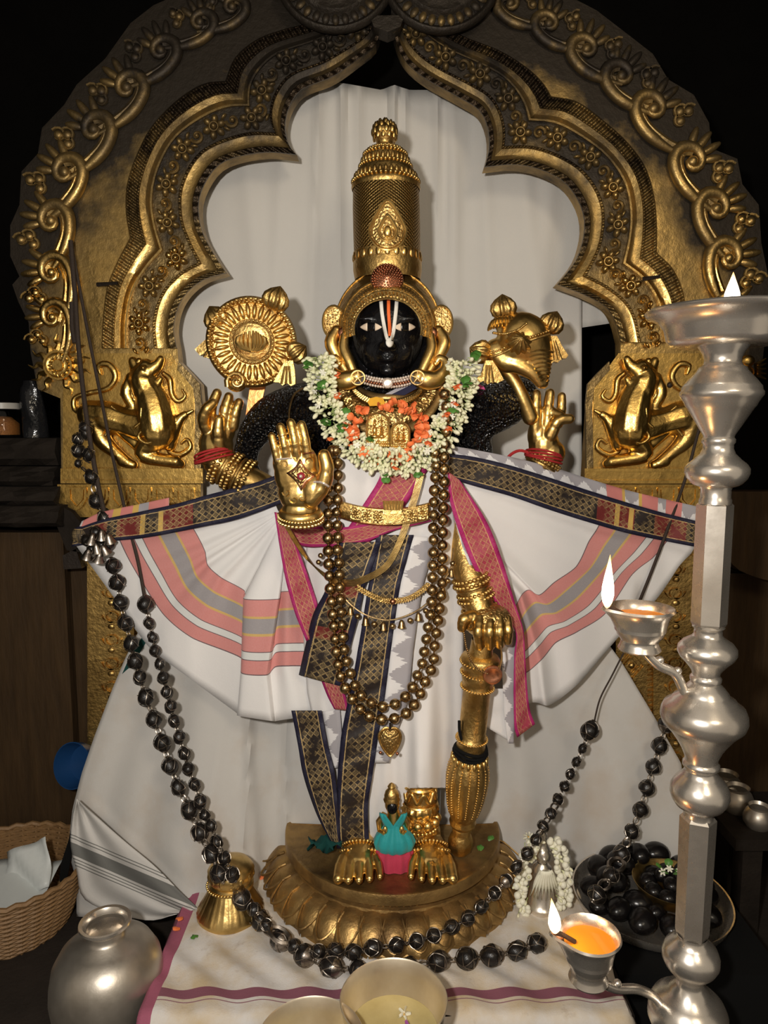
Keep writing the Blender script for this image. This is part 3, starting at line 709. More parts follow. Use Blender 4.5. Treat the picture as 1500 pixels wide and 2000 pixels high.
bv = BVHTree.FromPolygons([v.co+WL[head] for v in head.data.vertices], [tuple(p.vertices) for p in head.data.polygons])
def onhead(px, py, lift=.0012):
    d = ray(px, py).normalized(); o = Vector((0, CYY, CZ)); h = bv.ray_cast(o, d)
    return (h[0] if h[0] else W(px, py, -.08))-d*lift
def paint(name, line, w, mat, n=16, parent=head, lift=.0012):
    ps = spl(line, n); rows = []
    for i, p in enumerate(ps):
        ww = w*(p[2] if len(p) > 2 else 1); rows.append([onhead(p[0]+ww*(k/3-.5), p[1], lift) for k in range(4)])
    return MB().grid(rows).build(name, mat, parent, solid=.0016)
paint('forehead_mark', [(744, 586), (746, 610), (750, 635), (753, 650), (757, 664)], 7, M['paintwhite'])
paint('forehead_mark', [(775, 586), (773, 610), (770, 635), (768, 650), (764, 664)], 7, M['paintwhite'])
paint('forehead_mark', [(759, 585), (759, 610), (761, 640), (762, 656)], 6.5, M['paintorange'])
paint('forehead_mark', [(761, 660, .7), (761, 666, 1.2), (761, 673, 1.1), (761, 678, .4)], 12, M['paintwhite'], 10)
for ex, sg in ((724.5, 1), (790.5, -1)):
    for a, b in ((-21, -7), (8, 21)):
        rows = []
        for i in range(7):
            x = lerp(a, b, i/6); hh = 9.0*(1-abs(x/21.5)**2.0)+.15
            rows.append([onhead(ex+x, 639+hh*(k/3*1.9-1.0)) for k in range(4)])
        MB().grid(rows).build('eye', M['eye'], head, solid=.0014)
    rows = [[onhead(ex+lerp(-7, 8, i/5), 639+8.2*(k/3*1.9-1.0), .0008) for k in range(4)] for i in range(6)]
    MB().grid(rows).build('iris', M['black'], head, solid=.0014)
# -- gilt hands -------------------------------------------------
def hand(name, palm, fingers, label):
    mb = MB()
    for (x, y, Y, rx, ry, dY, ang) in palm: mb.ell(W(x, y, Y), (rx*S(y, Y), dY, ry*S(y, Y)), Matrix.Rotation(ang, 3, 'Y'), 16, 12)
    for f in fingers: ft(mb, f, 22, 12, 1.0, (.36, .68))
    return mb.build(name, M['gold'], stat, rem=(.0025, 1), label=label)
HF = -.21
hand('raised_hand', [(580, 925, HF+.012, 45, 52, .024, 0), (566, 905, HF+.01, 34, 34, .022, 0), (594, 905, HF+.01, 28, 34, .022, 0), (585, 962, HF+.015, 42, 42, .03, 0), (612, 955, HF+.005, 26, 34, .026, .2), (586, 995, HF+.02, 36, 24, .03, 0)],
     [[(543, 900, HF, 9.2), (537, 875, HF-.005, 8.8), (531, 852, HF-.003, 8)], [(562, 900, HF, 9.6), (555, 865, HF-.009, 9.4), (548, 834, HF-.005, 8.6)],
      [(581.5, 898, HF, 10), (575, 858, HF-.010, 9.8), (568, 826, HF-.006, 9)], [(602, 898, HF, 10), (596, 860, HF-.009, 9.8), (589, 830, HF-.005, 9)],
      [(608, 975, HF, 18), (630, 948, HF-.006, 17), (638, 915, HF-.01, 15.5), (633, 890, HF-.01, 13)]], 'gilt open palm raised in front')
h0 = [o for o in C.objects if o.name.startswith('raised_hand')][0]
# ornament on the raised palm
def tree(o): return BVHTree.FromPolygons([v.co+WL[o] for v in o.data.vertices], [tuple(p.vertices) for p in o.data.polygons])
def cast(bvh, px, py, lift, Y):
    d = ray(px, py).normalized(); o = Vector((0, CYY, CZ)); h = bvh.ray_cast(o, d)
    return (h[0] if h[0] else W(px, py, Y))-d*lift
hb = tree(h0); s = S(925, HF)
def dia(k, lift, mat, nm, c=(586, 927)):
    cor = [(0, -32), (30, 2), (2, 33), (-27, -3)]; ps = []
    for i in range(4):
        a0, a1 = cor[i], cor[(i+1) % 4]
        for q in range(7):
            tt = q/7; pinch = 1-.20*math.sin(math.pi*tt); ps.append((k*pinch*lerp(a0[0], a1[0], tt), k*pinch*lerp(a0[1], a1[1], tt)))
    MB().grid([[cast(hb, c[0]+x*f, c[1]+y*f, lift, HF-.02) for x, y in ps] for f in (.05, .35, .7, 1.0)], cu=True).build(nm, mat, h0, solid=.003)
dia(1.0, .002, M['copper'], 'palm_diamond'); dia(.80, .0045, M['gold_eng'], 'palm_diamond'); dia(.62, .006, M['copper'], 'palm_diamond'); dia(.54, .008, M['gold_eng'], 'palm_diamond')
pj = cast(hb, 588, 930, .010, HF-.02)
MB().lathe([(0, .006), (4*s, .005), (7*s, .002), (8*s, 0)], 14, pj, Matrix.Rotation(R(90), 3, 'X')).build('palm_jewel', M['gem'], h0)
MB().ell(pj+Vector((0, -.006, 0)), 3.6*s).build('palm_jewel', M['crystal'], h0)
for cx, cy, sx, sy in ((556, 908, -1, -1), (602, 902, 1, -1), (560, 962, -1, 1), (590, 972, 1, 1), (570, 900, 1, -1), (574, 976, -1, 1)):
    mb = MB()
    mb.tube([cast(hb, cx+sx*(9-.8*i)*math.cos(i*.62), cy+sy*(9-.8*i)*math.sin(i*.62), .0006, HF-.02) for i in range(11)], .0016, 5)
    mb.build('palm_scroll', M['gold'], h0)
c0 = W(587, 1004, HF+.02); s = S(1000, HF)
Mc = basis((.02, -.35, 1.0))
mb = MB(); mb.lathe([(33*s, .012), (40*s, .010), (44*s, .002), (43*s, -.004), (45*s, -.010), (43*s, -.016), (38*s, -.018), (0, -.018)], 40, c0, Mc, 1, .8); cuff = mb.build('cuff', M['gold'], h0)
mb = MB()
for zz, rr, q in ((-.003, 44, .0028), (-.013, 43.5, .0042)):
    for k in range(44 if q < .003 else 34):
        a = 2*math.pi*k/(44 if q < .003 else 34); mb.ell(c0+Mc @ Vector((rr*s*math.cos(a), .8*rr*s*math.sin(a), zz)), q, None, 6, 5)
mb.build('pearl_rim', M['gold'], cuff)['kind'] = 'stuff'
MB().tube([cast(hb, lerp(612, 642, k/10), 942+8*k/10-4*math.sin(math.pi*k/10), .001, HF-.02) for k in range(11)], .0026, 6).build('thumb_ring', M['crystal'], h0)
for x0, x1, y in ((540, 570, 897), (593, 613, 886)):
    MB().tube([cast(hb, lerp(x0, x1, k/10), y-2*k/10, .0008, HF-.02) for k in range(11)], .0022, 6).build('finger_ring', M['copper'] if x0 > 590 else M['crystal'], h0)
for bx, by, tx, ty in ((546, 892, 533, 850), (560, 892, 546, 834), (579, 890, 566, 826), (601, 890, 587, 830)):
    for f in (.36, .70):
        x, y = lerp(bx, tx, f), lerp(by, ty, f)
        MB().tube([cast(hb, x-8+16*k/8, y+1.5*math.sin(math.pi*k/8)-k*.25, -.0004, HF-.02) for k in range(9)], .0011, 5).build('finger_crease', M['gold2'], h0)
# rear hands
RL = .03
hl = hand('rear_hand', [(422, 868, RL, 34, 36, .036, 0), (432, 840, RL, 28, 30, .028, 0), (418, 890, RL+.005, 32, 24, .034, 0)],
     [[(408, 846, RL-.01, 13), (398, 822, RL-.025, 13), (404, 800, RL-.035, 12), (416, 788, RL-.03, 10)], [(414, 838, RL-.012, 11), (412, 800, RL-.01, 11), (424, 768, RL-.0, 9.5)],
      [(436, 830, RL-.012, 12), (440, 800, RL-.015, 12), (447, 775, RL-.01, 9.5)], [(455, 832, RL-.01, 11.5), (460, 805, RL-.015, 11), (467, 786, RL-.01, 9)],
      [(428, 868, RL-.02, 15), (426, 842, RL-.032, 13), (428, 820, RL-.035, 10)]], 'gilt rear hand under the discus')
RR = .055
hr = hand('rear_hand', [(1062, 868, RR, 30, 38, .034, 0), (1076, 884, RR, 28, 26, .036, 0), (1052, 850, RR, 22, 34, .03, 0)],
     [[(1046, 848, RR-.012, 12), (1046, 815, RR-.016, 12), (1047, 770, RR-.01, 10)], [(1066, 842, RR-.014, 11.5), (1070, 805, RR-.016, 11.5), (1074, 768, RR-.01, 9.5)],
      [(1090, 828, RR-.0, 10), (1096, 800, RR-.012, 10), (1097, 774, RR-.01, 8.5)], [(1074, 850, RR-.022, 14), (1090, 822, RR-.034, 12), (1112, 818, RR-.034, 10)],
      [(1080, 806, RR-.02, 10), (1094, 812, RR-.03, 10)]], 'gilt rear hand under the conch')
# forearms with bangles
def forearm(pts, name):
    mb = MB(); ft(mb, pts, 16, 18); return mb.build(name, M['gold'], stat)
fl = forearm([(428, 902, .04, 31), (462, 928, .05, 30), (500, 945, .06, 28), (535, 962, .075, 26)], 'forearm')
fr = forearm([(1064, 896, .06, 30), (1052, 915, .08, 30), (1036, 935, .10, 28)], 'forearm')
def bangles(par, a, b, Y, r, n, cnt):
    for k in range(cnt):
        tt = k/(cnt-1); x, y = lerp(a[0], b[0], tt), lerp(a[1], b[1], tt); c = W(x, y, Y); d = (W(*b, Y)-W(*a, Y)); B = basis(d); q = r*S(y, Y)*(1+.06*math.sin(k*2.1))
        mb = MB()
        if k % 3 == 2: mb.tube([c+B @ Vector((q*math.cos(t_), q*math.sin(t_), 0)) for t_ in [2*math.pi*j/28 for j in range(28)]], .004, 6, closed=True)
        else:
            for j in range(26):
                t_ = 2*math.pi*j/26; mb.ell(c+B @ Vector((q*math.cos(t_), q*math.sin(t_), 0)), .0052, None, 6, 5)
        mb.build('bangle', M['gold2'], par)
bangles(fl, (424, 905), (482, 936), .045, 36, 26, 8); bangles(fr, (1062, 899), (1057, 908), .066, 34, 26, 3)
def thread(c, d, r, label, n=4):
    th = thing('wrist_thread', label, 'thread', c); B = basis(d)
    for k in range(n):
        MB().tube([c+Vector(d).normalized()*(.0045*(k-n/2))+B @ Vector(((r+.0015*math.sin(3*t_+k))*math.cos(t_), (r+.001*k)*math.sin(t_), .004*math.sin(t_+k))) for t_ in [2*math.pi*j/30 for j in range(30)]], .0026, 6, closed=True).build('strand', M['red'], th)
    return th
thread(W(418, 893, .03), Vector((.25, -.1, -1)), .046, 'red thread tied round the left rear gilt wrist')
w2 = thread(W(1062, 894, .058), Vector((-.25, -.1, -1)), .045, 'red thread tied round the right rear gilt wrist')
ps = spl([(1040, 888), (1018, 880), (1000, 886), (985, 902), (975, 915)], 16)
MB().tube([W(x, y, .045) for x, y in ps], .004, 6).build('loose_end', M['red'], w2)
# lower left arm sleeve and fist on the mace
mb = MB(); ft(mb, [(905, 1010, -.02, 34), (908, 1080, -.04, 32), (922, 1140, -.075, 30), (938, 1190, -.10, 28)], 18, 20); fa = mb.build('forearm', M['gold2'], stat, label='gilt sleeve above the mace')
bangles(fa, (918, 1128), (936, 1186), -.08, 33, 26, 7)
hand('fist', [(948, 1208, -.115, 44, 20, .034, .08), (950, 1225, -.10, 40, 22, .03, .05), (920, 1215, -.12, 22, 18, .022, 0)],
     [[(936, 1208, -.138, 11.5), (934, 1235, -.158, 11.5), (937, 1262, -.145, 9.5)], [(957, 1208, -.138, 11), (956, 1235, -.158, 11), (957, 1262, -.145, 9.5)],
      [(975, 1208, -.136, 10.5), (976, 1235, -.154, 10.5), (976, 1260, -.142, 9)], [(990, 1208, -.130, 10), (993, 1232, -.146, 9.5), (992, 1252, -.138, 8.5)],
      [(922, 1205, -.13, 14), (906, 1210, -.14, 12), (902, 1226, -.138, 9.5)]], 'gilt fist closed on the mace')
MB().lathe([(0, .010), (20*.0012, .010), (26*.0012, .006), (34*.0012, .004), (36*.0012, 0)], 28, W(958, 1200, -.13), basis((.05, -.75, 1)), 1.0, .75).build('wrist_plate', M['gold_eng'], stat)
# feet
def foot(px, sg, name):
    c = G(px, 1712, ped_top+.01); mb = MB()
    mb.ell(c+Vector((0, .075, .022)), (.040, .075, .032), None, 16, 12); mb.ell(c+Vector((0, .045, .014)), (.052, .046, .024), None, 16, 12); mb.ell(c+Vector((0, .115, .035)), (.032, .04, .045), None, 14, 10)
    for k in range(5):
        x = (k-2)*.0205; L = [.006, .010, .010, .005, -.004][k if sg > 0 else 4-k]; q = [.0138, .0112, .0106, .0102, .0094][k if sg > 0 else 4-k]
        p0 = c+Vector((x*.8, .045, .026)); p1 = c+Vector((x*1.08, .010-L, .022)); p2 = c+Vector((x*1.16, -.016-L, .010))
        mb.tube([p0, (p0+p1)/2+Vector((0, 0, .003)), p1, (p1+p2)/2, p2], [q*.9, q, q*1.02, q*.98, q*.9], 10); mb.ell(p2, q*.95, None, 10, 8)
    o = mb.build(name, M['gold'], stat, rem=(.0024, 1))
    for k in range(5):
        x = (k-2)*.0205*1.25; MB().ell(c+Vector((x*.93, -.029-[.006, .010, .010, .005, -.004][k if sg > 0 else 4-k], .012)), (.0055, .003, .0055), None, 8, 6).build('toe_nail', M['gold'], o)
    mb = MB()
    for k in range(15):
        a = math.pi*k/14; mb.ell(c+Vector((.047*math.cos(a), .062-.022*math.sin(a), .022+.022*math.sin(a))), .0052, None, 8, 6)
        mb.ell(c+Vector((.042*math.cos(a), .075-.018*math.sin(a), .030+.025*math.sin(a))), .0045, None, 8, 6)
    mb.build('pearl_anklet', M['gold2'], o)['kind'] = 'stuff'
    return c
f1 = foot(702, 1, 'foot'); f2 = foot(842, -1, 'foot')
# anklets on the right foot
ax = Vector((f2.x-.022, f2.y+.105, ped_top)); s = S(1620)
mb = MB(); mb.lathe([(.038, .03), (.040, .06), (.037, .075), (.040, .09), (.036, .105), (.036, .25), (0, .25)], 28, ax); an = mb.build('anklet_sleeve', M['gold2'], stat)
for zz, kind in ((.075, 'pearl'), (.095, 'ball'), (.125, 'rope'), (.161, 'wave')):
    mb = MB()
    if kind in ('pearl', 'ball'):
        q = .0055 if kind == 'pearl' else .0125; n = 26 if kind == 'pearl' else 11
        for k in range(n): a = 2*math.pi*k/n; mb.ell(ax+Vector((.042*math.cos(a), .042*math.sin(a), zz)), q, None, 8, 6)
    elif kind == 'rope':
        mb.lathe([(.034, -.016), (.043, -.012), (.047, 0), (.043, .012), (.034, .016)], 60, ax+Vector((0, 0, zz)), flute=lambda a, i: 1+.05*math.sin(22*a+i*1.2))
    else:
        mb.tube([ax+Vector((.0385*math.cos(a), .0385*math.sin(a), zz+.0115*math.sin(8*a))) for a in [2*math.pi*j/140 for j in range(140)]], .0052, 8, closed=True); mb.tube([ax+Vector((.037*math.cos(a), .037*math.sin(a), .180)) for a in [2*math.pi*j/40 for j in range(40)]], .005, 6, closed=True)
        mb.tube([ax+Vector((.041*math.cos(a), .041*math.sin(a), zz-.024)) for a in [2*math.pi*j/40 for j in range(40)]], .004, 6, closed=True)
    mb.build('anklet', M['gold'], an)
# ================================================================== lotus pedestal
pc = Vector((.022, .07, 0)); ped = thing('lotus_pedestal', 'half-round gilt lotus pedestal under the statue', 'pedestal', pc)
A0, A1 = math.pi*.985, math.pi*2.015
mb = MB(); mb.lathe([(0, .119), (.20, .119), (.268, .120), (.272, .124), (.279, .124), (.281, .118), (.281, .098), (.276, .094), (.262, .092), (.250, .088)], 64, pc, None, 1, 1.03, A0, A1)
p_ = pc; mb.add([p_+Vector((-.281, .006, .12)), p_+Vector((.281, .006, .12)), p_+Vector((.281, .01, .0)), p_+Vector((-.281, .01, .0))], [(0, 1, 2, 3)])
mb.build('top_slab', M['ped'], ped)
mb = MB(); mb.lathe([(.245, .090), (.255, .082), (.268, .078), (.270, .072), (.262, .066), (.300, .040), (.318, .022), (.326, .016), (.330, .010), (.330, .0), (0, 0)], 64, pc, None, 1, 1.03, A0, A1); mb.build('base', M['ped'], ped)
mb = MB()
for k in range(54):
    a = lerp(A0, A1, (k+.5)/54); mb.ell(pc+Vector((.258*math.cos(a), .258*1.03*math.sin(a), .086)), (.0055, .0055, .0055), None, 6, 5)
mb.build('bead_row', M['ped'], ped)['kind'] = 'stuff'
for k in range(19):
    a = lerp(A0, A1, (k+.5)/19); rad = Vector((math.cos(a), math.sin(a)*1.03, 0)); tan = Vector((-math.sin(a), math.cos(a), 0)); rows = []
    for i in range(9):
        t_ = i/8; rr, zz = interp([(0, .262), (.4, .292), (.8, .322), (1, .338)], t_), interp([(0, .066), (.35, .056), (.75, .028), (1, .010)], t_)
        w = .044*interp([(0, .72), (.4, 1.0), (.75, .92), (.92, .5), (1, .06)], t_)
        rows.append([pc+rad*(rr+.014*(1-(2*j/6-1)**2)*math.sin(math.pi*min(1, t_*.9+.1)))+tan*w*(2*j/6-1)+Vector((0, 0, zz+.010*(1-(2*j/6-1)**2))) for j in range(7)])
    pt = MB().grid(rows).build('petal', M['ped'], ped)
    mb = MB(); ln = []
    for i in range(13):
        q = math.pi*i/12; t_ = .15+.72*math.sin(q); j = -math.cos(q)*.72
        rr, zz = interp([(0, .262), (.4, .292), (.8, .322), (1, .338)], t_), interp([(0, .066), (.35, .056), (.75, .028), (1, .010)], t_)
        ln.append(pc+rad*(rr+.013*(1-j*j)+.003)+tan*.040*j+Vector((0, 0, zz+.010*(1-j*j)+.003)))
    mb.tube(ln, .0026, 5); mb.build('petal_rib', M['ped'], pt)
# ================================================================== discus, conch, mace
CX, CY_, DY = 492, 668, -.005
dis = thing('discus', 'round gilt discus with flame knobs held by the left rear hand', 'discus', W(CX, 770, DY)); s = S(668, DY); Mx = Matrix.Rotation(R(12), 3, 'Z') @ Matrix.Rotation(R(90), 3, 'X')
c0 = W(CX, CY_, DY)
mb = MB(); mb.lathe([(0, -.030), (84*s, -.030), (88*s, -.02), (88*s, .0), (84*s, .006), (79*s, .003), (76*s, .006), (74*s, -.002), (44*s, .002), (42*s, .010), (37*s, .012), (34*s, .009), (0, .013)], 56, c0, Mx); disc = mb.build('disc', M['gold2'], dis)
for k in range(30):
    a = 2*math.pi*k/30; MB().ell(c0+Mx @ Vector((59*s*math.cos(a), 59*s*math.sin(a), .001)), (16*s, 5.0*s, .008), Mx @ Matrix.Rotation(a, 3, 'Z'), 10, 6).build('petal', M['gold'], disc)
for rr, n, q in ((82, 56, 3.6), (76, 64, 2.3), (40, 34, 2.2)):
    mb = MB()
    for k in range(n): a = 2*math.pi*k/n; mb.ell(c0+Mx @ Vector((rr*s*math.cos(a), rr*s*math.sin(a), .007 if rr > 50 else .014)), q*s, None, 6, 5)
    mb.build('pearl_ring', M['gold'], disc)['kind'] = 'stuff'
for k in range(9):                          # central flame
    x = (k-4)*6.4; MB().tube([c0+Mx @ Vector((s*(x*f+2*math.sin(f*4+k)), s*g_, .018+.008*math.sin(math.pi*min(1, f)))) for f, g_ in ((.25, -20), (.8, -14), (1.05, -4), (1.0, 6), (.85, 14+6*math.cos(x*.09)))], [.003, .0052, .0056, .0046, .002], 6).build('flame_ray', M['gold'], disc)
def knob(c, d, r, par, mat=None, nm='flame_knob'):
    B = basis(d); mb = MB()
    mb.lathe([(0, -.75*r), (.45*r, -.7*r), (.85*r, -.45*r), (1.0*r, 0), (.92*r, .4*r), (.6*r, .8*r), (.2*r, 1.08*r), (0, 1.2*r)], 60, c, B, 1, .85, flute=lambda a, i: 1+.13*math.cos(11*a+i*.45))
    return mb.build(nm, mat or M['gold2'], par)
for x, y, d, r in ((424, 624, (-.45, -.1, .8), 24), (538, 588, (.35, -.1, .9), 25), (578, 690, (.75, -.1, .5), 21)): knob(W(x, y, DY+.0), d, r*s, dis)
for ps in ([(424, 648), (400, 664), (380, 682), (390, 694), (399, 691), (404, 699), (412, 700), (416, 708), (424, 690), (428, 664)], [(556, 706), (545, 726), (534, 746), (545, 747), (552, 753), (560, 747), (568, 754), (577, 750), (576, 726), (572, 704)]):
    MB().pix(ps, DY-.012, DY+.008).build('tassel', M['gold2'], dis, smooth=False)
    cxx = sum(p[0] for p in ps)/len(ps); cyy = sum(p[1] for p in ps)/len(ps)
    for q in range(3): MB().tube([W(lerp(ps[0][0], cxx, .3)+q*4, lerp(ps[0][1], cyy, .3), DY-.014), W(cxx+(q-1)*9, cyy+14, DY-.013)], [.003, .0035], 6).build('tassel_fold', M['gold2'], dis)
mb = MB()
for k in range(1): mb.tube([W(462+(20-1.15*i)*math.cos(i*.62+2.6), 745+(20-1.15*i)*math.sin(i*.62+2.6), DY-.012-.001*i) for i in range(16)], [.0075-.0003*i for i in range(16)], 8)
mb.ell(W(462, 745, DY), (.026, .014, .025)); mb.build('scroll_foot', M['gold'], dis)
MB().pix([(490, 742), (522, 738), (510, 790), (492, 860), (474, 880), (480, 810)], .075, .085).build('back_strap', M['strap'], dis, smooth=False, label='bright copper strap behind the discus')
# conch
con = thing('conch', 'gilt conch with flame knobs held by the right rear hand', 'conch', W(1060, 760, 0)); CYD = .0; s = S(670, CYD)
mb = MB()
ft(mb, [(985, 628, CYD+.01, 22), (1005, 645, CYD, 46), (1022, 668, CYD, 56), (1040, 695, CYD, 44), (1052, 722, CYD-.005, 26), (1060, 748, CYD-.008, 12)], 18, 20, .72)
ft(mb, [(968, 685, CYD+.01, 24), (985, 705, CYD, 22), (1010, 712, CYD-.012, 18), (1040, 730, CYD-.018, 13), (1055, 750, CYD-.014, 9)], 16, 14)
shell = mb.build('shell', M['gold'], con, rem=(.004, 4))
ft2 = MB(); ft(ft2, [(985, 718, CYD+.02, 14), (1005, 745, CYD+.02, 13), (1022, 780, CYD+.022, 14), (1036, 815, CYD+.03, 16)], 14, 12); ft2.build('lip_ribbon', M['gold'], con)
sb = tree(shell)
for k in range(8):
    y = 684+k*8; hw = 25-k*2.4; xc = 1055+k*1.2
    MB().tube([cast(sb, xc-hw+2*hw*j/8, y+4-4*math.sin(math.pi*j/8), .0005, CYD-.02) for j in range(9)], .0026, 6).build('shell_ridge', M['gold2'], con)
for pts in ([(954, 690), (975, 684), (1000, 672), (1025, 662), (1050, 654), (1072, 646)], [(964, 650), (985, 652), (1010, 645), (1028, 632)], [(960, 697), (980, 690), (1004, 678)], [(1030, 666), (1050, 660), (1072, 653)]):
    ps = spl(pts, 24); mb = MB()
    for i, (x, y) in enumerate(ps): mb.ell(cast(sb, x, y, .0015, CYD-.01), .0034, None, 7, 5)
    mb.build('pearl_band', M['gold2'], con)['kind'] = 'stuff'
for k in range(11):
    a = lerp(-2.6, -.5, k/10); MB().ell(W(988+34*math.cos(a+math.pi), 634-14*math.sin(a+math.pi)+8, CYD-.02), (.005, .008, .015), Matrix.Rotation(.5*math.cos(a), 3, 'Y'), 8, 6).build('cap_petal', M['arch_scroll'], con)
for x, y, d, r in ((983, 604, (-.1, -.1, .9), 24), (1012, 670, (.1, -1, .25), 24), (1076, 634, (.35, -.1, .8), 23), (940, 688, (-.75, -.2, .25), 22)): knob(W(x, y, CYD-(.040 if x == 1012 else .0)), d, r*s, con)
for ps in ([(948, 704), (942, 726), (926, 746), (938, 747), (946, 743), (952, 751), (962, 745), (972, 748), (984, 742), (974, 722), (962, 704)], [(1070, 656), (1068, 680), (1074, 712), (1082, 706), (1090, 708), (1096, 700), (1106, 700), (1110, 694), (1098, 676), (1088, 656)]):
    MB().pix(ps, CYD-.012, CYD+.008).build('tassel', M['gold2'], con, smooth=False)
    cxx = sum(p[0] for p in ps)/len(ps); cyy = sum(p[1] for p in ps)/len(ps)
    for q in range(3): MB().tube([W(lerp(ps[0][0], cxx, .3)+q*4, lerp(ps[0][1], cyy, .3), CYD-.014), W(cxx+(q-1)*8, cyy+14, CYD-.013)], [.003, .0035], 6).build('tassel_fold', M['gold2'], con)
# mace
mt, mbm = W(941, 1262, -.125), W(897, 1664, -.058)
d_ = mt-mbm; Lm = d_.length; B = basis(d_); mace = thing('mace', 'gilt ceremonial mace standing head down under the fist', 'mace', mbm); s = S(1450, -.08)
def mp(y): return (1664-y)/(1664-1262)*Lm
def mseg(prof, name, n=32, flute=None, mat='gold2'):
    return MB().lathe([(r*s, mp(y)) for y, r in prof], n, mbm, B, flute=flute).build(name, M[mat], mace)
mseg([(1664, 0), (1664, 15), (1655, 22), (1640, 24), (1628, 20), (1622, 17), (1616, 19), (1610, 17)], 'foot_bud', 60, lambda a, i: 1+.05*abs(math.sin(5*a+i*.6)))
mseg([(1612, 18), (1606, 25), (1600, 27), (1594, 24), (1588, 27), (1580, 29)], 'lower_collar', 40)
mseg([(1582, 29), (1560, 35), (1535, 39), (1510, 41), (1490, 39), (1474, 34), (1466, 30)], 'head', 96, lambda a, i: 1+.045*abs(math.cos(7*a)))
for k in range(14):
    a = 2*math.pi*k/14
    mb = MB()
    for j in range(20):
        y = lerp(1576, 1478, j/19); r = interp([(1466, 30), (1474, 34), (1490, 39.5), (1510, 41.5), (1535, 39.5), (1560, 35.5), (1582, 29)], y); mb.ell(mbm+B @ Vector((r*s*math.cos(a+.2), r*s*math.sin(a+.2), mp(y))), .0026, None, 6, 5)
    mb.build('pearl_line', M['gold'], mace)['kind'] = 'stuff'
for k in range(18):
    a = 2*math.pi*k/18; MB().ell(mbm+B @ Vector((33*s*math.cos(a), 33*s*math.sin(a), mp(1474))), (.006, .006, .011), None, 8, 6).build('collar_petal', M['gold'], mace)
mseg([(1468, 30), (1462, 27), (1448, 28), (1440, 27), (1436, 30), (1431, 28), (1428, 26), (1340, 26.5), (1336, 30), (1330, 28), (1322, 31), (1312, 33), (1304, 31), (1296, 35), (1284, 37), (1280, 34), (1276, 22), (1250, 20)], 'shaft', 36)
for y, r in ((1434, 30), (1336, 31), (1310, 34), (1290, 37)):
    mb = MB()
    for k in range(34): a = 2*math.pi*k/34; mb.ell(mbm+B @ Vector((r*s*math.cos(a), r*s*math.sin(a), mp(y))), .0028, None, 6, 5)
    mb.build('pearl_ring', M['gold'], mace)['kind'] = 'stuff'
tie = thing('black_tie', 'black cord knotted round the mace below its shaft', 'cord', mbm+B @ Vector((0, 0, mp(1458))))
for k in range(3): MB().tube([mbm+B @ Vector(((30+k)*s*math.cos(a), (30+k)*s*math.sin(a), mp(1452+k*5)+.003*math.sin(2*a+k))) for a in [2*math.pi*j/28 for j in range(28)]], .004, 6, closed=True).build('cord_turn', M['blackcloth'], tie)
MB().tube([W(x, y, -.115) for x, y in spl([(897, 1408), (898, 1430), (905, 1450), (925, 1462), (945, 1452)], 14)], .004, 6).build('cord_end', M['blackcloth'], tie)
cm = thing('coin_chain', 'fine chain with a round medal hanging from the fist', 'chain', W(930, 1330, -.16))
for pts in ([(906, 1236), (910, 1262), (920, 1290), (935, 1308), (952, 1316)], [(978, 1262), (980, 1285), (976, 1305)]):
    mb = MB()
    for x, y in spl(pts, 26): mb.ell(W(x, y, -.168), .0025, None, 6, 5)
    mb.build('chain', M['bronze'], cm)['kind'] = 'stuff'
c0 = W(962, 1318, -.165); MB().lathe([(0, .004), (9*s, .003), (12*s, .005), (17*s, .004), (18*s, 0), (0, -.002)], 26, c0, Matrix.Rotation(R(90), 3, 'X')).build('medal', M['copper'], cm)
# ================================================================== crown
CYc = .02; s0 = S(450, CYc)
crown = thing('tall_crown', 'tall cylindrical gilt crown with bud finial on the statue', 'crown', W(757, 560, CYc))
def cz(y): return W(755, y, CYc).z
def cxw(y): return W(lerp(751, 757, (y-235)/300), y, CYc).x
def cseg(prof, name, n=48, mat='gold2', flute=None):
    mb = MB(); rows = []
    for i, (y, r) in enumerate(prof):
        q = r*S(y, CYc); rows.append([Vector((cxw(y)+q*math.cos(a)*(flute(a, i) if flute else 1), CYc+q*math.sin(a), cz(y))) for a in [2*math.pi*j/n for j in range(n)]])
    L = 0; uv = []
    mb.grid(rows, [[(j/n, i/len(rows)) for j in range(n)] for i in range(len(rows))], cu=True)
    mb.add(rows[-1], [tuple(range(n))]); return mb.build(name, M[mat], crown)
t = NT('scaled_gold'); u, x, y = t.uv(); g = t.geo()
a = t.m('PINGPONG', t.m('MULTIPLY', x, 46.0), .5); b = t.m('PINGPONG', t.m('MULTIPLY', y, 26.0), .5)
lat = t.m('SUBTRACT', .5, t.m('ABSOLUTE', t.m('SUBTRACT', t.m('ADD', a, b), .5)))
t.bump(t.m('ADD', lat, t.m('MULTIPLY', t.noise(g, 160, 3), .25)), 1.0, .004)
M['scale'] = t.out(t.mix(t.step(lat, .25, .5), (.26, .155, .05), (.64, .42, .14)), .36, 1.0)
cseg([(548, 64), (530, 67), (516, 67), (512, 66), (498, 65.5), (495, 66.5)], 'lower_band')
cseg([(495, 65), (450, 65.5), (410, 65.5), (372, 64.5)], 'drum', 72, 'scale')
cseg([(373, 66), (369, 67.5), (364, 67), (360, 65), (356, 62), (350, 59), (346, 58), (342, 57), (336, 56), (331, 53), (327, 49), (322, 46), (317, 45), (311, 44), (305, 42), (300, 38), (294, 30), (289, 20), (286, 15)], 'tiers')
cseg([(288, 17), (284, 15.5), (281, 15), (278, 17), (274, 20)], 'finial_neck')
cseg([(275, 17), (269, 22), (262, 24.5), (254, 24), (247, 19), (240, 10), (234, 4), (229, 1)], 'finial_bud', 40, 'gold')
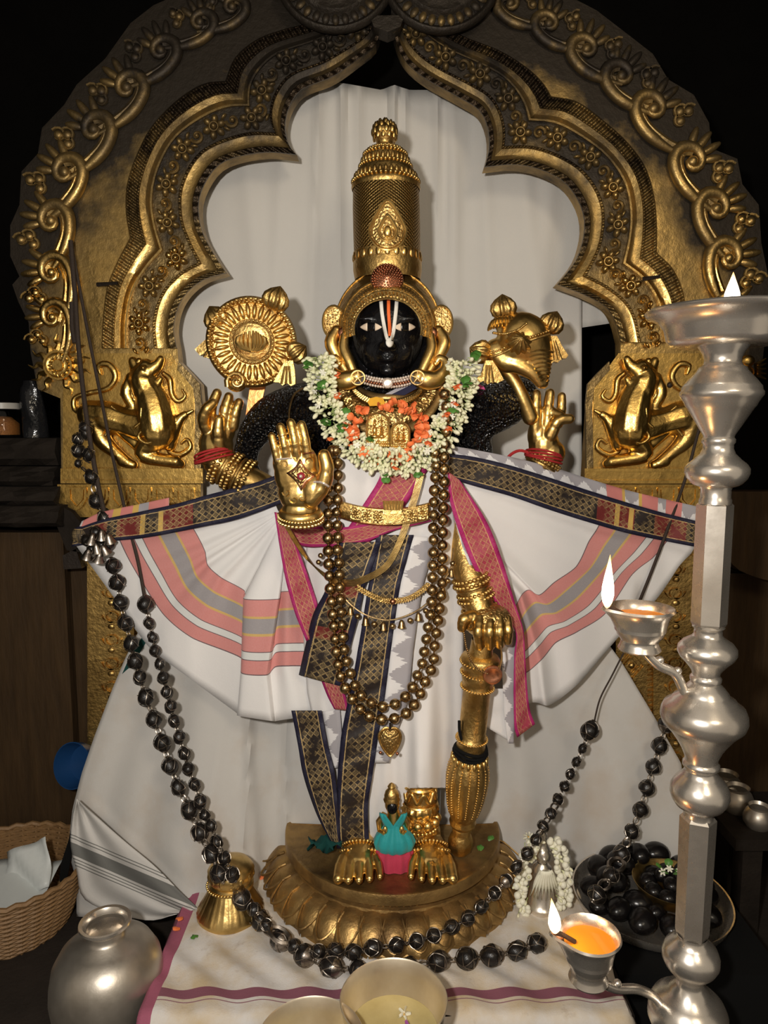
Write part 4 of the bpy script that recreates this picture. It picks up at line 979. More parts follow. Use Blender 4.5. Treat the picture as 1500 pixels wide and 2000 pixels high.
for y, r, n in ((268, 22, 11), (259, 24, 11), (250, 21.5, 10), (243, 14, 7)):
    for k in range(n):
        a = 2*math.pi*(k+.5*(y % 2))/n
        MB().ell((cxw(y)+r*S(y, CYc)*math.cos(a), CYc+r*S(y, CYc)*math.sin(a), cz(y)), (.0055, .0035, .009), Matrix.Rotation(a+math.pi/2, 3, 'Z'), 8, 6).build('bud_scale', M['gold'], crown)
for y, r, n, q in ((357, 65, 44, .0042), (327, 51, 40, .0038), (303, 42, 34, .0036), (296, 35, 30, .0034), (292, 28, 24, .003)):
    mb = MB()
    for k in range(n):
        a = 2*math.pi*k/n; mb.ell((cxw(y)+r*S(y, CYc)*math.cos(a), CYc+r*S(y, CYc)*math.sin(a), cz(y)), q, None, 7, 5)
    mb.build('bead_row', M['gold'], crown)['kind'] = 'stuff'
for y, r, n in ((349, 60, 36), (318, 46, 30)):
    for k in range(n):
        a = 2*math.pi*k/n
        if math.sin(a) > .3: continue
        MB().ell((cxw(y)+r*S(y, CYc)*math.cos(a), CYc+r*S(y, CYc)*math.sin(a), cz(y)), (.004, .004, .009), None, 8, 6).build('tier_petal', M['gold2'], crown)
for k in range(24):
    a = 2*math.pi*k/24
    if math.sin(a) > .3: continue
    y = 505; MB().ell((cxw(y)+66*S(y, CYc)*math.cos(a), CYc+66*S(y, CYc)*math.sin(a), cz(y)), (.007, .003, .010), Matrix.Rotation(a+math.pi/2, 3, 'Z'), 8, 6).build('band_petal', M['gold'], crown)
# leaf-shaped front ornament following the drum
def drum(px, py, lift):
    c = W(px, py, CYc); rr = 65.5*S(py, CYc)+lift; dx = c.x-cxw(py); dx = max(-rr*.99, min(rr*.99, dx)); Yh = CYc-math.sqrt(rr*rr-dx*dx)
    # along the ray onto that depth
    p = W(px, py, Yh); return p
def drop(k, cy, lift, rad, nm, mat):
    ln = []
    for i in range(40):
        a = 2*math.pi*i/40; r_ = (1-math.sin(a))*.5; x = 36*k*math.cos(a)*(1-.55*max(0, math.sin(a))**1.0); y = -(58*k*math.sin(a) if math.sin(a) > 0 else 40*k*math.sin(a))
        ln.append(drum(757+x, cy+y, lift))
    MB().tube(ln, rad, 6, closed=True).build(nm, mat, crown)
drop(1.0, 448, .002, .0034, 'drop_ornament', M['gold']); drop(.88, 447, .002, .002, 'drop_ornament', M['gold']); drop(.52, 450, .003, .003, 'drop_ornament', M['gold']); drop(.42, 450, .003, .0018, 'drop_ornament', M['gold'])
rows = [[drum(757+36*f*.95*math.cos(a)*(1-.55*max(0, math.sin(a))), 448-(58 if math.sin(a) > 0 else 40)*f*.95*math.sin(a), .002) for a in [2*math.pi*i/40 for i in range(40)]] for f in (.02, .3, .6, 1)]
MB().grid(rows, cu=True).build('drop_field', M['gold_eng'], crown)
MB().ell(drum(757, 452, .003), (8*s0, .006, 11*s0)).build('drop_jewel', M['gold'], crown)
# ---- brow frame round the face
HB = thing('brow_frame', 'embossed gilt frame arching over the dark stone face', 'headdress', W(757, 660, -.03))
def bf(f, a):                                # f 0 inner .. 1 outer
    rx, ry = lerp(66, 104, f), lerp(58, 116, f); x, y = 757+rx*math.cos(a), 642-ry*math.sin(a)
    Y = -.088+.095*f**1.6; return x, y, Y
def bfs(f0, f1, nm, mat, lift=0, n=60):
    rows, uv = [], []
    for i in range(7):
        f = lerp(f0, f1, i/6); row = []
        for j in range(n+1):
            a = lerp(-.22, math.pi+.22, j/n); x, y, Y = bf(f, a); row.append(W(x, y, Y-lift-.004*math.sin(math.pi*i/6)))
        rows.append(row); uv.append([(j/n*.35, f) for j in range(n+1)])
    return MB().grid(rows, uv).build(nm, mat, HB, solid=.003)
bfs(0, .26, 'inner_band', M['gold_eng']); bfs(.26, .62, 'middle_band', M['gold_eng'], .004); bfs(.62, 1, 'outer_band', M['gold2'])
for f in (.02, .27, .36, .54, .63, .99):
    MB().tube([W(*bf(f, lerp(-.22, math.pi+.22, j/60))[:2], bf(f, 0)[2]-.007) for j in range(61)], .0028, 6).build('rib', M['gold2'], HB)
for k in range(46):
    a = lerp(-.1, math.pi+.1, (k+.5)/46); p0, p1 = bf(.39, a), bf(.52, a)
    MB().tube([W(p0[0], p0[1], p0[2]-.010), W(p1[0], p1[1], p1[2]-.009)], .0026, 5).build('stud', M['gold2'], HB)
for k in range(34):
    a = lerp(-.1, math.pi+.1, (k+.5)/34); p0, p1 = bf(.06, a), bf(.23, a+.05)
    MB().tube([W(p0[0], p0[1], p0[2]-.006), W(p1[0], p1[1], p1[2]-.008)], [.002, .0036], 5).build('leaf', M['gold2'], HB)
bos = thing('round_brooch', 'round copper filigree brooch above the brow of the statue', 'brooch', W(757, 546, -.06)); s = S(546, -.06); Mx = Matrix.Rotation(R(80), 3, 'X'); c0 = W(756, 546, -.062)
MB().lathe([(31*s, -.006), (32*s, .0), (30*s, .004), (22*s, .009), (12*s, .014), (5*s, .017), (0, .018)], 36, c0, Mx).build('dome', M['copper'], bos)
for rr, n, zz in ((29, 34, .006), (24.5, 28, .009), (20, 23, .011), (15.5, 17, .0135), (11, 12, .016), (6, 7, .018), (0, 1, .021)):
    mb = MB()
    for k in range(n): a = 2*math.pi*k/n; mb.ell(c0+Mx @ Vector((rr*s*math.cos(a), rr*s*math.sin(a), zz)), 2.1*s, None, 7, 5)
    mb.build('bead_circle', M['copper'], bos)['kind'] = 'stuff'
# ---- ears and earrings
for sg, lab in ((-1, 'left'), (1, 'right')):
    def E(x, y): return (757+sg*x, y)
    ear = thing('earring', 'gilt ear with curled earring at the statue\'s %s cheek in the photo' % lab, 'earring', W(757+sg*75, 755, -.04))
    pf = [E(*p) for p in [(84, 612), (100, 598), (114, 600), (124, 614), (126, 634), (120, 652), (104, 664), (88, 658)]]
    MB().pix(pf, -.03, -.018).build('ear_leaf', M['gold_eng'], ear, smooth=False)
    MB().tube([W(*p, -.032) for p in spl(pf+[pf[0]], 30)], .003, 6).build('ear_leaf_rim', M['gold'], ear)
    MB().ell(W(757+sg*88, 652, -.05), (.014, .012, .016)).build('ear_stud', M['copper'], ear)
    mb = MB(); ft(mb, [(757+sg*100, 646, -.045, 11), (757+sg*110, 668, -.05, 14), (757+sg*102, 690, -.052, 13), (757+sg*90, 710, -.055, 12), (757+sg*80, 726, -.06, 10)], 16, 10)
    mb.build('ear_rim', M['gold'], ear)
    mb = MB(); ft(mb, [(757+sg*84, 655, -.055, 9), (757+sg*86, 680, -.062, 11), (757+sg*76, 705, -.07, 11), (757+sg*66, 728, -.075, 9)], 14, 10); mb.build('ear_lobe', M['gold'], ear)
    for k in range(6): MB().tube([W(757+sg*(104+k*1), 654+k*7, -.052), W(757+sg*(116-k*1.5), 652+k*8, -.048)], .0024, 5).build('ear_fold', M['gold2'], ear)
    mb = MB(); ft(mb, [(757+sg*60, 736, -.085, 16), (757+sg*76, 742, -.085, 19), (757+sg*96, 740, -.08, 17), (757+sg*112, 724, -.075, 13), (757+sg*113, 706, -.07, 10), (757+sg*101, 699, -.068, 8), (757+sg*94, 710, -.068, 6)], 24, 12, .8); mb.build('earring_curl', M['gold'], ear)
    c0 = W(757+sg*58, 738, -.098); s = S(738, -.1)
    MB().lathe([(0, .004), (4*s, .003), (5*s, .0), (12*s, .0), (13*s, .004), (15*s, .003), (15.5*s, -.004), (0, -.004)], 26, c0, Matrix.Rotation(R(90), 3, 'X')).build('star_boss', M['iron'], ear)
    mb = MB()
    for k in range(5):
        a = 2*math.pi*k/5+.3; mb.tube([c0+Vector((0, -.003, 0)), c0+Vector((12*s*math.cos(a), -.003, 12*s*math.sin(a)))], [.0022, .0012], 5)
    mb.tube([c0+Vector((13.5*s*math.cos(a), -.003, 13.5*s*math.sin(a))) for a in [2*math.pi*k/24 for k in range(24)]], .002, 5, closed=True); mb.build('star', M['ped'], ear)
# ---- jewelled choker
ck = thing('jewelled_choker', 'pale crystal choker round the neck under the chin', 'necklace', W(757, 745, -.08))
for row in range(4):
    mb = MB(); n = 19
    for k in range(n):
        x = lerp(710, 806, (k+.5*(row % 2))/(n-.5)); d = (x-758)/52; y = 731+row*5+10*(1-d*d)*1.0; mb.ell(W(x, y, -.080-.026*math.sqrt(max(0, 1-d*d*.9))), .0034, None, 7, 5)
    mb.build('stone_row', M['crystal'] if row != 2 else M['copper'], ck)['kind'] = 'stuff'
MB().lathe([(0, .004), (5*.0012, .004), (6*.0012, .0015), (9*.0012, .003), (10*.0012, 0)], 22, W(757, 748, -.110), Matrix.Rotation(R(90), 3, 'X')).build('centre_stone', M['crystal'], ck)
# ---- folded cloth slip at the neck
MB().pix([(752, 770), (800, 745), (806, 750), (765, 770)], -.088, -.084).build('neck_cloth', M['ikat'], None, smooth=False)
tag(C.objects['neck_cloth'], 'folded grey and navy cloth slip tucked at the neck', 'cloth')
MB().pix([(765, 770), (806, 750), (815, 758), (790, 772)], -.087, -.083).build('navy_fold', M['navy'], C.objects['neck_cloth'], smooth=False)
# ---- engraved collar
col = thing('engraved_collar', 'wide engraved gilt collar plate covering the upper chest', 'collar', W(757, 820, -.1))
def cf(f, a):
    rx, ry = lerp(60, 112, f), lerp(28, 112, f); x, y = 757+rx*math.cos(a), 742+ry*math.sin(a); return x, y, lerp(-.085, -.108, f)+.05*abs(math.cos(a))**2
def cstrip(f0, f1, nm, mat, lift=0):
    rows = []
    for i in range(5):
        f = lerp(f0, f1, i/4); rows.append([W(*cf(f, lerp(-.15, math.pi+.15, j/50))[:2], cf(f, lerp(-.15, math.pi+.15, j/50))[2]-lift-.003*math.sin(math.pi*i/4)) for j in range(51)])
    MB().grid(rows).build(nm, mat, col, solid=.003)
cstrip(0, .14, 'neck_ring', M['ped']); cstrip(.14, .30, 'rope_ring', M['gold2'], .004); cstrip(.30, .78, 'engraved_field', M['gold_eng']); cstrip(.78, 1, 'outer_ring', M['ped'], .003)
for k in range(44):
    a = lerp(.0, math.pi, (k+.5)/44); p0, p1 = cf(.16, a), cf(.28, a+.05); MB().tube([W(p0[0], p0[1], p0[2]-.008), W(p1[0], p1[1], p1[2]-.008)], .0024, 5).build('rope_strand', M['gold2'], col)
for k in range(9):
    a = lerp(.25, math.pi-.25, k/8); x, y, Y = cf(.52, a); mb = MB()
    mb.tube([W(x+(11-1*i)*math.cos(i*.6), y+(11-1*i)*math.sin(i*.6), Y-.004) for i in range(11)], .0022, 5); mb.build('collar_scroll', M['gold2'], col)
tag(MB().pix([(718, 786), (722, 778), (735, 775), (748, 778), (752, 786), (748, 792), (722, 793)], -.122, -.112).build('turmeric_mark', M['turmeric']), 'patch of yellow turmeric paste on the collar', 'paste')
# ---- chest pendant of two small shrines ringed with orange petals
pen = thing('chest_pendant', 'pair of small gilt shrine plaques on the chest', 'pendant', W(755, 870, -.14))
def plaque(cx, cy, w, h):
    ps = [(cx-w, cy+h), (cx-w, cy-h*.3)]+[(cx-w*math.cos(a), cy-h*.3-h*.7*math.sin(a)) for a in [math.pi*k/12 for k in range(1, 12)]]+[(cx+w, cy-h*.3), (cx+w, cy+h)]
    pq = MB().pix(ps, -.142, -.130).build('plaque', M['gold_eng'], pen, smooth=False)
    MB().tube([W(x, y, -.144) for x, y in ps], .0032, 6).build('plaque_arch', M['gold'], pq)
    mb = MB(); s = S(cy, -.14)
    for fx, fs in ((cx-w*.3, 1.0), (cx+w*.35, .8)):
        mb.ell(W(fx, cy-h*.28, -.147), (w*.16*s*fs,)*3, None, 8, 6); mb.ell(W(fx, cy-h*.5, -.147), (w*.12*s, .004, w*.2*s), None, 8, 6)
        mb.ell(W(fx, cy+h*.1, -.146), (w*.24*s*fs, .006, h*.28*s), None, 8, 6); mb.ell(W(fx, cy+h*.45, -.146), (w*.42*s*fs, .008, h*.14*s), None, 8, 6)
    mb.build('plaque_figures', M['gold'], pq)
    mb = MB()
    for r_ in range(2):
        for k in range(11): mb.ell(W(cx-w+2*w*k/10, cy+h*(.82+.2*r_), -.144), .0035, None, 7, 5)
    mb.build('plaque_base', M['gold'], pq)
plaque(738, 838, 21, 32); plaque(782, 850, 17, 24)
PET = MB()
PET.grid([[Vector((w*(j-2)/2, -.25*(1-((j-2)/2)**2)*z*0+.18*math.sin(z*2.5)-.1*abs(j-2), z)) for j in range(5)] for z, w in ((0, .12), (.25, .36), (.55, .5), (.8, .46), (1.0, .22))])
PETM = PET.mesh('orange_petal')
fl = thing('orange_petals', 'loose orange petals crowded round the chest plaques', 'petals', W(750, 890, -.15))
for k in range(170):
    a = random.uniform(0, 2*math.pi); rr = random.uniform(.82, 1.22); x, y = 754+62*rr*math.cos(a), 842+46*rr*math.sin(a)
    if (abs(x-750) < 34 and y > 810 and y < 870) or (abs(x-735) < 24 and y < 800): continue
    d = Vector((math.cos(a)*.8+random.uniform(-.6, .6), -random.uniform(.2, .9), -math.sin(a)*.8+random.uniform(-.6, .6)))
    put('petal', PETM, M['orange'], W(x, y, -.132-random.uniform(0, .02)), fl, d.to_track_quat('Z', 'Y') @ Quaternion((0, 0, 1), random.uniform(0, 6)), random.uniform(.013, .020))
# ---- jasmine garland
t = NT('jasmine_bud'); u, x, y = t.uv(); nz = t.n('ShaderNodeObjectInfo').outputs['Random']
M['bud'] = t.out(t.mix(t.step(y, .12, .5), (.34, .46, .12), t.mix(nz, (.80, .76, .55), (.72, .72, .46))), .5, 0)
BUD = MB(); BUD.lathe([(0, -1.25), (.10, -1.2), (.10, -.2), (.22, 0), (.36, .35), (.40, .7), (.28, 1.05), (0, 1.25)], 8)
BUDM = BUD.mesh('jasmine_bud')
STAR = MB()
for k in range(6):
    a = 2*math.pi*k/6; STAR.ell((.5*math.cos(a), .5*math.sin(a), .12), (.42, .22, .08), Matrix.Rotation(a, 3, 'Z'), 8, 5)
STAR.ell((0, 0, .1), .18, None, 8, 6); STARM = STAR.mesh('jasmine_flower')
def garland(par, pts, width, n, Yf, size, stuffn=0, star=.12, seed=1, leaves=0, oranges=0):
    rnd = random.Random(seed); ps = spl(pts, 200)
    def one(i):
        j = rnd.randrange(2, 197); x, y = ps[j]; tx, ty = ps[j+2][0]-ps[j-2][0], ps[j+2][1]-ps[j-2][1]; L = math.hypot(tx, ty)+1e-6
        nx, ny = -ty/L, tx/L; q = rnd.uniform(-1, 1); a = q*math.pi/2
        off = math.sin(a)*width*.42; px, py = x+nx*off, y+ny*off; Y = Yf(px, py)-.026*math.cos(a)
        d = Vector((nx*math.sin(a)+rnd.uniform(-.5, .5), -math.cos(a)*.7+rnd.uniform(-.3, .2), -(ny*math.sin(a))+rnd.uniform(-.5, .5)))
        return W(px, py, Y), d
    for i in range(n):
        p, d = one(i); q = d.to_track_quat('Z', 'Y')
        if rnd.random() < star: put('jasmine_flower', STARM, M['jasmine'], p+d.normalized()*size*.6, par, q, size*rnd.uniform(.7, 1.0))
        else: put('jasmine_bud', BUDM, M['bud'], p, par, q, size*rnd.uniform(.75, 1.1))
    if stuffn:
        mb = MB()
        for i in range(stuffn):
            p, d = one(i); q = d.to_track_quat('Z', 'Y').to_matrix(); z = size*rnd.uniform(.6, .9); o_ = p-d.normalized()*size*.5
            mb.add([o_+q @ (v*z) for v in BUDM_V], BUDM_F, BUDM_U)
        mb.build('inner_buds', M['bud'], par)['kind'] = 'stuff'
    for i in range(leaves):
        p, d = one(i)
        for k in range(3): put('leaf', PETM, M['leaf'], p+d.normalized()*.004, par, (d+Vector((rnd.uniform(-.9, .9), -.4, rnd.uniform(-.9, .9)))).to_track_quat('Z', 'Y'), rnd.uniform(.016, .026))
    for i in range(oranges):
        p, d = one(i)
        for k in range(3): put('orange_petal', PETM, M['orange'], p+d.normalized()*.006, par, (d+Vector((rnd.uniform(-.7, .7), -.4, rnd.uniform(-.7, .7)))).to_track_quat('Z', 'Y'), rnd.uniform(.012, .018))
BUDM_V, BUDM_F, BUDM_U = list(BUD.v), list(BUD.f), list(BUD.uv)
gar = thing('jasmine_garland', 'thick garland of white jasmine buds round the neck', 'garland', W(757, 905, -.14))
garland(gar, [(622, 692), (626, 730), (632, 775), (648, 818), (672, 852), (705, 882), (748, 900), (795, 900), (835, 882), (862, 850), (882, 810), (897, 770), (906, 730), (905, 694)], 56, 290, lambda x, y: FY(x, y)-.024, .0125, 760, .10, 3, 11, 13)
# ================================================================== draped cloths
def ribbon(Lp, Rp, Yf, nu=50, nv=8, wav=.0, k=20.0, gather=None):
    A, Bp = spl(Lp, nu), spl(Rp, nu); rows, uv, L = [], [], 0
    for i in range(nu):
        if i: L += math.dist(((A[i][0]+Bp[i][0])/2, (A[i][1]+Bp[i][1])/2), ((A[i-1][0]+Bp[i-1][0])/2, (A[i-1][1]+Bp[i-1][1])/2))*.00125
        row = []
        for j in range(nv+1):
            x, y = lerp(A[i][0], Bp[i][0], j/nv), lerp(A[i][1], Bp[i][1], j/nv)
            row.append(W(x, y, Yf(x, y)-wav*(math.sin(L*k*6.283+j*.35)+.4*math.sin(L*k*14+j*.8+1))))
        rows.append(row); uv.append([(L, j/nv) for j in range(nv+1)])
    return MB().grid(rows, uv)
def cres(tab, n):                         # by control point, so that matching lists stay in step
    P_ = [tuple(2*a-b for a, b in zip(tab[0], tab[1]))]+list(tab)+[tuple(2*a-b for a, b in zip(tab[-1], tab[-2]))]; out = []
    for k in range(n):
        u_ = k/(n-1)*(len(tab)-1); i = min(int(u_), len(tab)-2); t = u_-i
        out.append(tuple(0.5*(2*q+(r-p)*t*.8+(1.6*p-4.6*q+3.8*r-.8*w)*t*t+(2.6*q-.8*p-2.6*r+.8*w)*t**3) for p, q, r, w in zip(*P_[i:i+4])))
    return out
# ---- lower greyish cloth spread behind everything, down to the platform
sk = thing('skirt_cloth', 'wide greyish white cloth spread behind the statue down to the platform', 'cloth', W(750, 1700, .12))
Ltab = [(1180, 300), (1250, 262), (1290, 243), (1350, 218), (1440, 184), (1510, 160), (1580, 142), (1660, 133), (1720, 150)]
Rtab = [(1180, 1130), (1290, 1212), (1390, 1272), (1490, 1330), (1560, 1340), (1700, 1345)]
rows, uv = [], []
for i in range(60):
    t_ = i/59; row = []
    for j in range(150):
        q = j/149; y0 = 1150; yb = interp([(0, 1790), (.12, 1795), (.22, 1770), (.32, 1712), (.45, 1692), (.8, 1700), (1, 1710)], q)
        y = lerp(y0, yb, t_); x = lerp(interp(Ltab, y), interp(Rtab, y), q)
        Y = lerp(.20, interp([(0, .06), (.12, .0), (.22, -.075), (.32, .05), (.45, .085), (.8, .075), (1, .05)], q), t_**1.2)
        f = .007*math.sin(q*70+2*math.sin(q*9))*(.4+.6*t_)+.006*math.sin(q*33+1+t_*2)
        f += .010*math.exp(-((x-lerp(470, 500, t_))/9)**2)+.010*math.exp(-((x-lerp(505, 470, t_))/7)**2)+.012*math.exp(-((x-lerp(560, 556, t_))/8)**2)
        f += .012*math.exp(-((x-(lerp(165, 380, max(0, (y-1560)/210))))/14)**2)*(1 if y > 1560 else 0)
        f *= interp([(0, .2), (.05, 1), (.95, 1), (1, .3)], q)
        row.append(W(x, y, Y-f))
    rows.append(row)
MB().grid(rows).build('main_cloth', M['skirt'], sk, solid=.002)
# corner with dark stripes at the lower left
rows, uv = [], []
for i in range(26):
    t_ = i/25; row, ur = [], []
    A = spl([(150, 1560), (141, 1600), (138, 1650), (150, 1700), (170, 1760), (280, 1797), (345, 1785)], 26)[i]; Bq = spl([(152, 1562), (240, 1640), (300, 1690), (350, 1740), (382, 1770), (384, 1773), (386, 1776)], 26)[i]
    for j in range(20):
        x, y = lerp(A[0], Bq[0], j/19), lerp(A[1], Bq[1], j/19)
        row.append(W(x, y, lerp(.035, -.095, min(1, max(0, (x-150)/235)))-.010-.006*math.sin(j*.8+i*.12))); ur.append((j/19, (y-1560)/240-(x-150)/235*.42+.03))
    rows.append(row); uv.append(ur)
MB().grid(rows, uv).build('striped_corner', M['corner'], sk, solid=.002)
MB().pix([(188, 1430), (250, 1290), (283, 1235), (290, 1245), (232, 1345), (195, 1430)], .168, .172).build('green_lining', M['greencloth'], sk, smooth=False)
MB().pix([(140, 1610), (134, 1640), (118, 1690), (116, 1720), (126, 1738), (134, 1700), (142, 1650)], .062, .066).build('black_edge', M['blackcloth'], sk, smooth=False)
# ---- striped upper drapes, left and right
def drape(name, label, Gp, Sp, Ep, Hp, Yf, fold, loc):
    d = thing(name, label, 'drape', loc); n = 133
    g_, s_, e_, h_ = cres(Gp, n), cres(Sp, n), cres(Ep, n), cres(Hp, n); rows, uv = [], []
    vt = [0, .1, .2, .3, .4, .45, .5, .53, .56, .59, .62, .65, .68, .71, .74, .77, .80, .825, .85, .88, .91, .94, .97, 1.0]
    for v in vt:
        row, ur = [], []
        for j in range(n):
            if v <= .5: x, y = lerp(g_[j][0], s_[j][0], v/.5), lerp(g_[j][1], s_[j][1], v/.5)
            elif v <= .85: x, y = lerp(s_[j][0], e_[j][0], (v-.5)/.35), lerp(s_[j][1], e_[j][1], (v-.5)/.35)
            else: x, y = lerp(e_[j][0], h_[j][0], (v-.85)/.15), lerp(e_[j][1], h_[j][1], (v-.85)/.15)
            row.append(W(x, y, Yf(x, y)-fold(j/(n-1), v))); ur.append((j/(n-1), v))
        rows.append(row); uv.append(ur)
    MB().grid(rows, uv).build('drape_cloth', M['drape'], d, solid=.0015)
    return d
def YL(x, y): return lerp(-.01, .135, max(0, min(1, (560-x)/400)))
def foldL(q, v):
    pan = 1/(1+math.exp(-(q-.535)/.006))*1/(1+math.exp((q-.645)/.006))
    return min(1, v*2.0)*(.007*math.sin(q*40+1.0)*(1-pan)+.020*pan-.010*math.exp(-((q-.515)/.018)**2)-.006*math.exp(-((q-.67)/.018)**2)+.004*math.sin(q*90)*(1-v)+.008*math.exp(-((q-.36)/.02)**2)*(1.2-v)+.008*math.exp(-((q-.22)/.02)**2)*(1.1-v))
dl = drape('striped_drape', 'white drape with pink and grey stripes fanned out to the left',
    [(538, 985), (542, 995), (545, 1000), (547, 1004), (549, 1008), (552, 1012), (553, 1014), (564, 1018), (566, 1020), (575, 1023), (588, 1025), (600, 1026)],
    [(372, 1022), (388, 1050), (401, 1078), (406, 1104), (432, 1128), (477, 1153), (478, 1170), (543, 1170), (545, 1157), (572, 1154), (605, 1152), (640, 1152)],
    [(232, 1050), (252, 1092), (280, 1140), (320, 1200), (375, 1245), (471, 1284), (472, 1314), (520, 1318), (538, 1302), (566, 1300), (600, 1300), (660, 1298)],
    [(146, 1062), (178, 1105), (225, 1170), (290, 1262), (375, 1328), (462, 1392), (466, 1398), (530, 1408), (545, 1407), (590, 1400), (640, 1391), (690, 1386)], YL, foldL, W(400, 1400, .02))
def redborder(name, reds): return border(name, NAVY, DKBR, THREAD, 62, 5, reds)
M['b_dark_l'] = redborder('navy_gold_border_red_l', ((.235, .285, MAROON), (.345, .395, MAROON), (.435, .50, MAROON)))
GLD = (.62, .40, .10)
M['b_dark_l'] = redborder('navy_border_left', ((.225, .30, MAROON), (.300, .312, GLD), (.345, .357, GLD), (.357, .415, MAROON), (.44, .475, MAROON)))
ribbon([(548, 925), (500, 942), (450, 955), (400, 968), (340, 985), (270, 1000), (200, 1015), (150, 1032)], [(552, 982), (500, 1002), (450, 1018), (400, 1028), (340, 1040), (270, 1052), (200, 1058), (140, 1068)], lambda x, y: YL(x, y)-.018, 60, 8, .003, 9).build('dark_border', M['b_dark_l'], dl, solid=.002)
GRY = (.37, .35, .37)
t = NT('drape_selvedge'); u, x, y = t.uv(); c = (.72, .70, .69)
for lo, hi, cc in ((0, .05, PK), (.05, .075, GRY), (.075, .09, GLD), (.09, .12, PK), (.12, .14, GLD), (.14, .22, PK), (.24, .3, GRY)): c = t.mix(t.band(x, lo, hi), c, cc)
M['selv'] = t.out(c, .85, 0)
ribbon([(330, 972), (270, 985), (200, 1000), (160, 1018)], [(330, 990), (270, 1002), (200, 1018), (152, 1036)], lambda x, y: YL(x, y)-.008, 24, 4, .002, 9).build('selvedge', M['selv'], dl, solid=.0015)
MB().ell(W(160, 1046, .13), (.026, .02, .026), None, 14, 10).build('tied_end', M['b_dark'], dl)
def YR(x, y): return lerp(-.03, .13, max(0, min(1, (x-880)/420)))
def foldR(q, v): return min(1, v*2.2)*(.008*math.sin(q*24+.5)+.014*math.exp(-((q-.80)/.04)**2)+.007*math.sin(q*11)+.010*math.exp(-((q-.42)/.05)**2)*(1-v))
dr = drape('striped_drape', 'white drape with pink and grey stripes fanned out to the right', [(884, 930), (885, 945), (886, 960), (890, 985), (895, 1010), (905, 1040), (915, 1065)],
    [(1178, 1010), (1165, 1035), (1150, 1058), (1126, 1106), (1082, 1138), (1054, 1162), (1034, 1152), (1020, 1160), (1005, 1185), (985, 1180)],
    [(1310, 1048), (1298, 1062), (1274, 1090), (1234, 1122), (1182, 1198), (1126, 1234), (1086, 1254), (1060, 1285), (1030, 1312), (990, 1325)],
    [(1362, 1056), (1350, 1080), (1326, 1106), (1282, 1170), (1210, 1242), (1138, 1326), (1100, 1360), (1070, 1378), (1040, 1372), (985, 1395)], YR, foldR, W(1100, 1380, .02))
M['b_dark_r'] = redborder('navy_border_right', ((.375, .47, MAROON), (.42, .432, GLD), (.455, .467, GLD), (.52, .60, MAROON)))
ribbon([(878, 886), (930, 893), (1000, 910), (1080, 935), (1150, 958), (1220, 980), (1290, 1000), (1362, 1018)], [(878, 935), (930, 950), (1000, 970), (1080, 998), (1150, 1020), (1220, 1040), (1290, 1055), (1358, 1068)], lambda x, y: YR(x, y)-.018, 60, 8, .003, 8).build('dark_border', M['b_dark_r'], dr, solid=.002)
M['ikat_r'] = ikat('grey_ikat_right', 21, (.37, .35, .37), (.72, .70, .70), ((.39, .43, PK), (.43, .437, GLD), (.472, .48, GLD), (.48, .52, PK), (.54, .58, PK)))
ribbon([(890, 890), (930, 896), (1000, 913), (1080, 938), (1150, 961), (1220, 983), (1290, 1003), (1362, 1021)], [(876, 870), (930, 879), (1000, 893), (1080, 913), (1150, 935), (1220, 956), (1290, 973), (1366, 990)], lambda x, y: YR(x, y)-.008, 60, 4, .003, 8).build('ikat_edge', M['ikat_r'], dr, solid=.0015)
# small folded tail beside the right fall
ribbon([(983, 1225), (980, 1280), (982, 1340), (985, 1400), (992, 1452)], [(1010, 1235), (1008, 1280), (1006, 1340), (1006, 1400), (1003, 1452)], lambda x, y: -.055, 40, 4, .002, 9).build('folded_tail', M['drape_tail'] if 'drape_tail' in M else M['ikat'], dr, solid=.0015)
ribbon([(955, 1345), (950, 1380), (947, 1418)], [(990, 1345), (990, 1400), (1000, 1450)], lambda x, y: -.035, 16, 5, .002, 9).build('under_tail', M['white'], dr, solid=.0015)
# ---- white waist cloth wrapped round the body and legs
dh = thing('waist_cloth', 'white cotton cloth wrapped round the statue from chest to ankles', 'cloth', W(757, 1600, -.05))
rows = []
for i in range(70):
    row = []
    y = lerp(880, 1640, i/69)
    xl = interp([(880, 655), (950, 640), (1050, 600), (1200, 590), (1350, 600), (1500, 630), (1640, 650)], y); xr = interp([(880, 870), (950, 880), (1050, 892), (1200, 905), (1350, 905), (1450, 900), (1560, 880), (1640, 868)], y)
    for j in range(60):
        q = j/59; y = lerp(880, 1640, i/69); x = lerp(xl, xr, q); y = min(y, 1640-102/(1+math.exp(-(x-784)/4))); t_ = (y-880)/760; Y = FY(x, y)+.004-.045*math.exp(-((x-828)/32)**2)*max(0, min(1, (y-1330)/170))
        leg = .022*max(0, (y-1150)/450)*(math.cos((x-705)/26)*math.exp(-((x-705)/70)**2)+math.cos((x-830)/26)*math.exp(-((x-830)/70)**2))
        f = .004*math.sin(x*.09+y*.006)+.003*math.sin(x*.21-y*.004)*t_+leg*.5
        row.append(W(x, y, min(.05, Y-f+.045*t_)))
    rows.append(row)
MB().grid(rows).build('wrap', M['white'], dh, solid=.002)
def FD(x, y, lift=.012): return FY(x, y)+.045*max(0, min(1, (y-880)/760))-lift-.012*max(0, (y-1150)/450)
ribbon([(735, 1045), (724, 1120), (716, 1164), (698, 1275), (680, 1368), (668, 1428), (660, 1505), (656, 1597), (658, 1658)], [(808, 1045), (790, 1110), (779, 1155), (764, 1260), (750, 1368), (740, 1428), (729, 1505), (719, 1575), (721, 1645)], lambda x, y: FD(x, y, .020), 90, 8, .0035, 14).build('long_border', M['b_dark'], dh, solid=.002)
